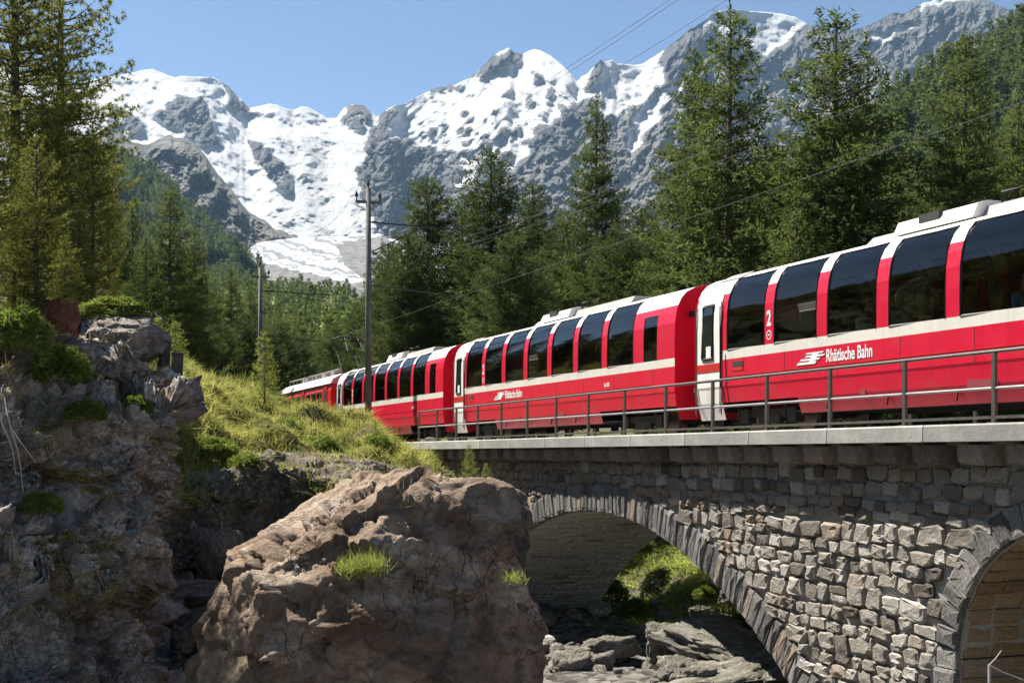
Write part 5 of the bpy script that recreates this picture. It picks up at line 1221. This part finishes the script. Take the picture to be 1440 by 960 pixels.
# ---- forests that read as one mass
def forest(name, P, hs, rng, m=m_far, protos=None):
    protos = protos or FAR; vs = []; fs = []; ts = []; nb = 0; data = []
    for tr_, cr in protos:
        v = np.empty(len(cr.vertices) * 3, np.float32); cr.vertices.foreach_get('co', v); a_ = np.empty(len(cr.vertices), np.float32); cr.attributes['tint'].data.foreach_get('value', a_); data.append((v.reshape(-1, 3), a_))
    for p, h in zip(P, hs):
        v, a_ = data[int(rng.integers(len(data)))]; s = h / 13; an = rng.uniform(0, 6.28); c_, s_ = np.cos(an) * s, np.sin(an) * s; wv = rng.uniform(.8, 1.2)
        q = np.stack([(v[:, 0] * c_ - v[:, 1] * s_) * wv, (v[:, 0] * s_ + v[:, 1] * c_) * wv, v[:, 2] * s], 1) + p
        vs.append(q); ts.append(np.clip(a_ + rng.normal() * .18, 0, 1)); nb += len(v)
    V = np.concatenate(vs); return tag(obj(name, V, np.arange(len(V)).reshape(-1, 3), m, tint=np.concatenate(ts)), kind='stuff')
# very cheap tree for the distance
TINY = [tree_proto('tiny', m_far, 160 + i, 13.0, .2, .02, conic(2.6 + .4 * i, .85), 2.2, 4, .35, .1, .55, 1.2, 1, 2.3, .62, gap=0, wood=False) for i in range(3)]
rf = np.random.default_rng(61)
P, N = sample_grid(SPUR[:, :60], 1500, rf); forest('spur_forest', P - [0, 0, .5], rf.uniform(7, 13, len(P)), rf, protos=TINY)
P, N = sample_grid(RHILL[8:], 2600, rf); forest('hill_forest', P - [0, 0, .5], rf.uniform(8, 13, len(P)), rf, protos=TINY)
msk = np.ones(VAL.shape[:2]); msk *= (fbm(VAL.reshape(-1, 3) / 45, 4).reshape(VAL.shape[:2]) > -.18) * .85 + .12
msk *= VAL[..., 1] > 210
P, N = sample_grid(VAL, 1000, rf, msk); forest('valley_forest', P - [0, 0, .4], rf.uniform(5, 10, len(P)), rf, protos=TINY)
# single trees on the nearer valley slope
msk2 = ((VAL[..., 1] > 115) & (VAL[..., 1] < 330)) * 1.0 * (np.arange(VAL.shape[0])[:, None] < 95)
P, N = sample_grid(VAL, 60, rf, msk2)
for i, p in enumerate(P):
    k = i % 3; t_ = thing('larch_tree', 'green larch standing in the loose wood on the valley slope behind the railcar', 'tree', tuple(p - [0, 0, .3]), rf.uniform(0, 6), 'larches on the valley slope')
    s = rf.uniform(7, 12) / 14; inst('trunk', MID[k][0], t_, sc=(s, s, s)); inst('crown', MID[k][1], t_, sc=(s, s, s))
P, N = sample_grid(LEFT, 2600, rf); P = P[(P[:, 0] < -27 - np.clip(P[:, 1] - 10, 0, 400) * .45)]; forest('left_forest', P - [0, 0, .4], rf.uniform(8, 14, len(P)), rf, protos=TINY)
# wood behind the railway trees, reading as a dark mass
qa, qp = rf.uniform(8, 95, 420), rf.uniform(34, 75, 420); QX, QY = qp * CT - qa * ST, qp * ST + qa * CT
forest('wood_behind_railway', np.stack([QX, QY, h_ground(QX, QY) - .3], 1), rf.uniform(5, 9.5, 420), rf)

# ================================================================== MASTS, WIRES, SMALL THINGS
m_pole = wornmat('mast_wood', (.09, .085, .08), (.17, .16, .15), 6, .85, .008, .4); m_wire = mat('wire_metal', (.035, .035, .04), .8, 0); m_ins = mat('insulator_brown', (.06, .03, .025), .25)
def mast(x, ytop, Y, zb, lab, arms=True):
    X = (x - CX) / F * Y; zt = (HY - ytop) / F * Y; Hh = zt - zb
    t_ = thing('catenary_mast', lab, 'catenary mast', (X, Y, zb), RZ, 'catenary masts along the track')
    q = MB(); q.tube([(0, 0, -.5), (0, 0, Hh)], [.14, .10], 10); q.build('post', m_pole, t_, sm=True)
    q = MB(); q.box((0, 0, Hh - .5), (.10, 1.0, .10)); q.build('crossarm', m_pole, t_)
    q = MB(); q.tube([(0, 0, 0), (0, 0, .12), (0, 0, .14), (0, 0, .2), (0, 0, .24), (0, 0, .34)], [.025, .025, .07, .07, .05, .02], 8); im = q.me('insulator', m_ins)
    for y, z in ((-.46, Hh - .45), (.46, Hh - .45), (0, Hh)): inst('insulator', im, t_, (0, y, z))
    if arms:
        q = MB(); q.tube([(0, 0, Hh - 1.25), (0, -3.8, Hh - 1.35)], .03, 6); q.tube([(0, 0, Hh - 2.45), (0, -2.2, Hh - 1.32)], .025, 6); q.build('bracket_arm', m_wire, t_)
        q = MB(); q.tube([(0, 0, Hh - 3.65), (0, -3.3, Hh - 3.9)], .028, 6); q.tube([(0, -2.4, Hh - 3.86), (0, -2.5, Hh - 1.36)], .012, 5); q.build('registration_arm', m_wire, t_)
        for z in (Hh - 1.25, Hh - 2.45, Hh - 3.65):
            q = MB(); q.tube([(0, -.15, z), (0, -.2, z), (0, -.3, z), (0, -.35, z)], [.03, .06, .06, .03], 8); q.build('insulator', m_ins, t_)
    return (X, Y, zt)
M1 = mast(518, 266, 51, .6, 'tall dark catenary mast with insulators, on the grassy bank before the farthest panorama car')
M2 = mast(366, 376, 72.4, 1.5, 'catenary mast behind the young conifer on the bank crest')
M3 = mast(332, 432, 91, 2.0, 'farther thin catenary mast left of the one behind the young conifer')
M4 = mast(496, 470, 118, 3.5, 'thin distant catenary mast beyond the railcar', True)
def wire(pts, sag, lab, r=.0045, nm='overhead_wire'):
    q = MB(); P_ = []
    for a_, b_ in zip(pts[:-1], pts[1:]):
        a_, b_ = np.array(a_, float), np.array(b_, float); u = np.linspace(0, 1, 15)
        s = a_ + (b_ - a_) * u[:, None]; s[:, 2] -= sag * 4 * u * (1 - u); P_ += list(s[:-1])
    P_.append(np.array(pts[-1], float)); q.tube(P_, r, 4); o = q.build(nm, m_wire); return tag(o, lab, 'wire', 'wires over the railway')
b3 = lambda a, p, z: tuple(bp(a, p, z))
wire([b3(2, 15.4, 5.75), b3(50, 15.4, 5.8), b3(72, 15.4, 6.0), b3(110, 15, 6.4)], .06, 'contact wire running low over the roofs of the train', .005)
wire([b3(2, 15.4, 7.5), b3(50.6, 15.4, 8.2), b3(72, 15.4, 8.6), b3(110, 15, 9)], .75, 'upper messenger wire of the catenary above the train', .005)
wire([b3(2, 15.7, 7.3), b3(50.6, 15.7, 8.0), b3(72, 15.7, 8.4)], .75, 'second wire close under the messenger wire', .005)
for dp_, dz_, lb in ((-.46, -.1, 'left power line from the crossarm of the tall mast to the top of the picture'), (.0, .35, 'middle power line from the tip of the tall mast'), (.46, -.1, 'right power line from the crossarm of the tall mast')):
    e = (M1[0] + dp_ * CT, M1[1] + dp_ * ST, M1[2] + dz_); f = (M2[0] + dp_ * CT, M2[1] + dp_ * ST, M2[2] + dz_)
    wire([b3(2, 12.9 + dp_, 9.9 + dz_), e, f], .9, lb, .005)
wire([b3(2, 17.0, 8.8), b3(50, 17.0, 8.3)], .3, 'power line crossing the top right corner, upper of the two', .005)
wire([b3(2, 16.8, 8.3), b3(50, 16.8, 8.0)], .3, 'power line crossing the top right corner, lower of the two', .005)
# dark posts on the cliff edge
for x, y0, y1, Y, lab in ((230, 482, 530, 22.6, 'left of the two dark wooden posts on the cliff edge'), (247, 498, 560, 22.2, 'right and lower of the two dark wooden posts on the cliff edge')):
    b = at(x, y1, Y); h = (y1 - y0) / F * Y; q = MB(); q.box((0, 0, h / 2), (.16, .16, h)); q.box((.0, .0, h + .015), (.19, .19, .03)); o = q.build('wooden_post', wornmat('old_post', (.03, .027, .024), (.09, .08, .07), 8, .9)); o.location = b; o.rotation_euler = (.03, .04, .5); bevel(o, .012); tag(o, lab, 'post')
# bare pale roots hanging on the cliff
m_root = mat('bleached_wood', (.42, .37, .31), .9)
q = MB()
for pts in ([(20, 560, 18.1), (28, 600, 17.9), (40, 640, 17.9), (46, 690, 17.8)], [(28, 600, 17.9), (50, 632, 18.0), (64, 650, 18.2)], [(14, 590, 17.9), (30, 628, 17.8), (36, 668, 17.9)], [(0, 540, 18.0), (12, 575, 17.9), (20, 610, 17.9)]):
    q.tube(catmull(np.array([at(*p) - [0, .35, 0] for p in pts]), 10), np.linspace(.011, .004, 10), 5)
tag(q.build('bare_branch', m_root), 'bleached bare branch hanging down the cliff face at the left edge', 'branch')
# thin bent wire post at the bottom right
q = MB(); q.tube([at(1391, 985, 13.2), at(1391, 934, 13.2)], .012, 6); tp = at(1391, 934, 13.2)
q.tube([tp, at(1400, 925, 13.2), at(1408, 914, 13.2)], .006, 5); q.tube([tp, at(1412, 945, 13.3), at(1445, 957, 13.4)], .006, 5)
tag(q.build('fence_stake', mat('pale_metal', (.6, .58, .54), .5)), 'thin pale stake with bent wires in the bottom right corner', 'stake')
# ================================================================== AIR
hz = MB(); hz.box((-1200, 3250, 945), (10700, 10200, 1910)); ho = hz.build('haze', mat('haze_surface', (1, 1, 1))); tag(ho, kind='stuff')
hm = bpy.data.materials.new('haze_air'); hm.use_nodes = True; h_ = hm.node_tree
for nd in list(h_.nodes):
    if nd.type == 'BSDF_PRINCIPLED': h_.nodes.remove(nd)
pv = h_.nodes.new('ShaderNodeVolumePrincipled'); pv.inputs['Color'].default_value = (.42, .68, 1, 1); pv.inputs['Density'].default_value = 2.9e-5; pv.inputs['Anisotropy'].default_value = .3
h_.links.new(pv.outputs[0], h_.nodes['Material Output'].inputs['Volume']); ho.data.materials.clear(); ho.data.materials.append(hm)
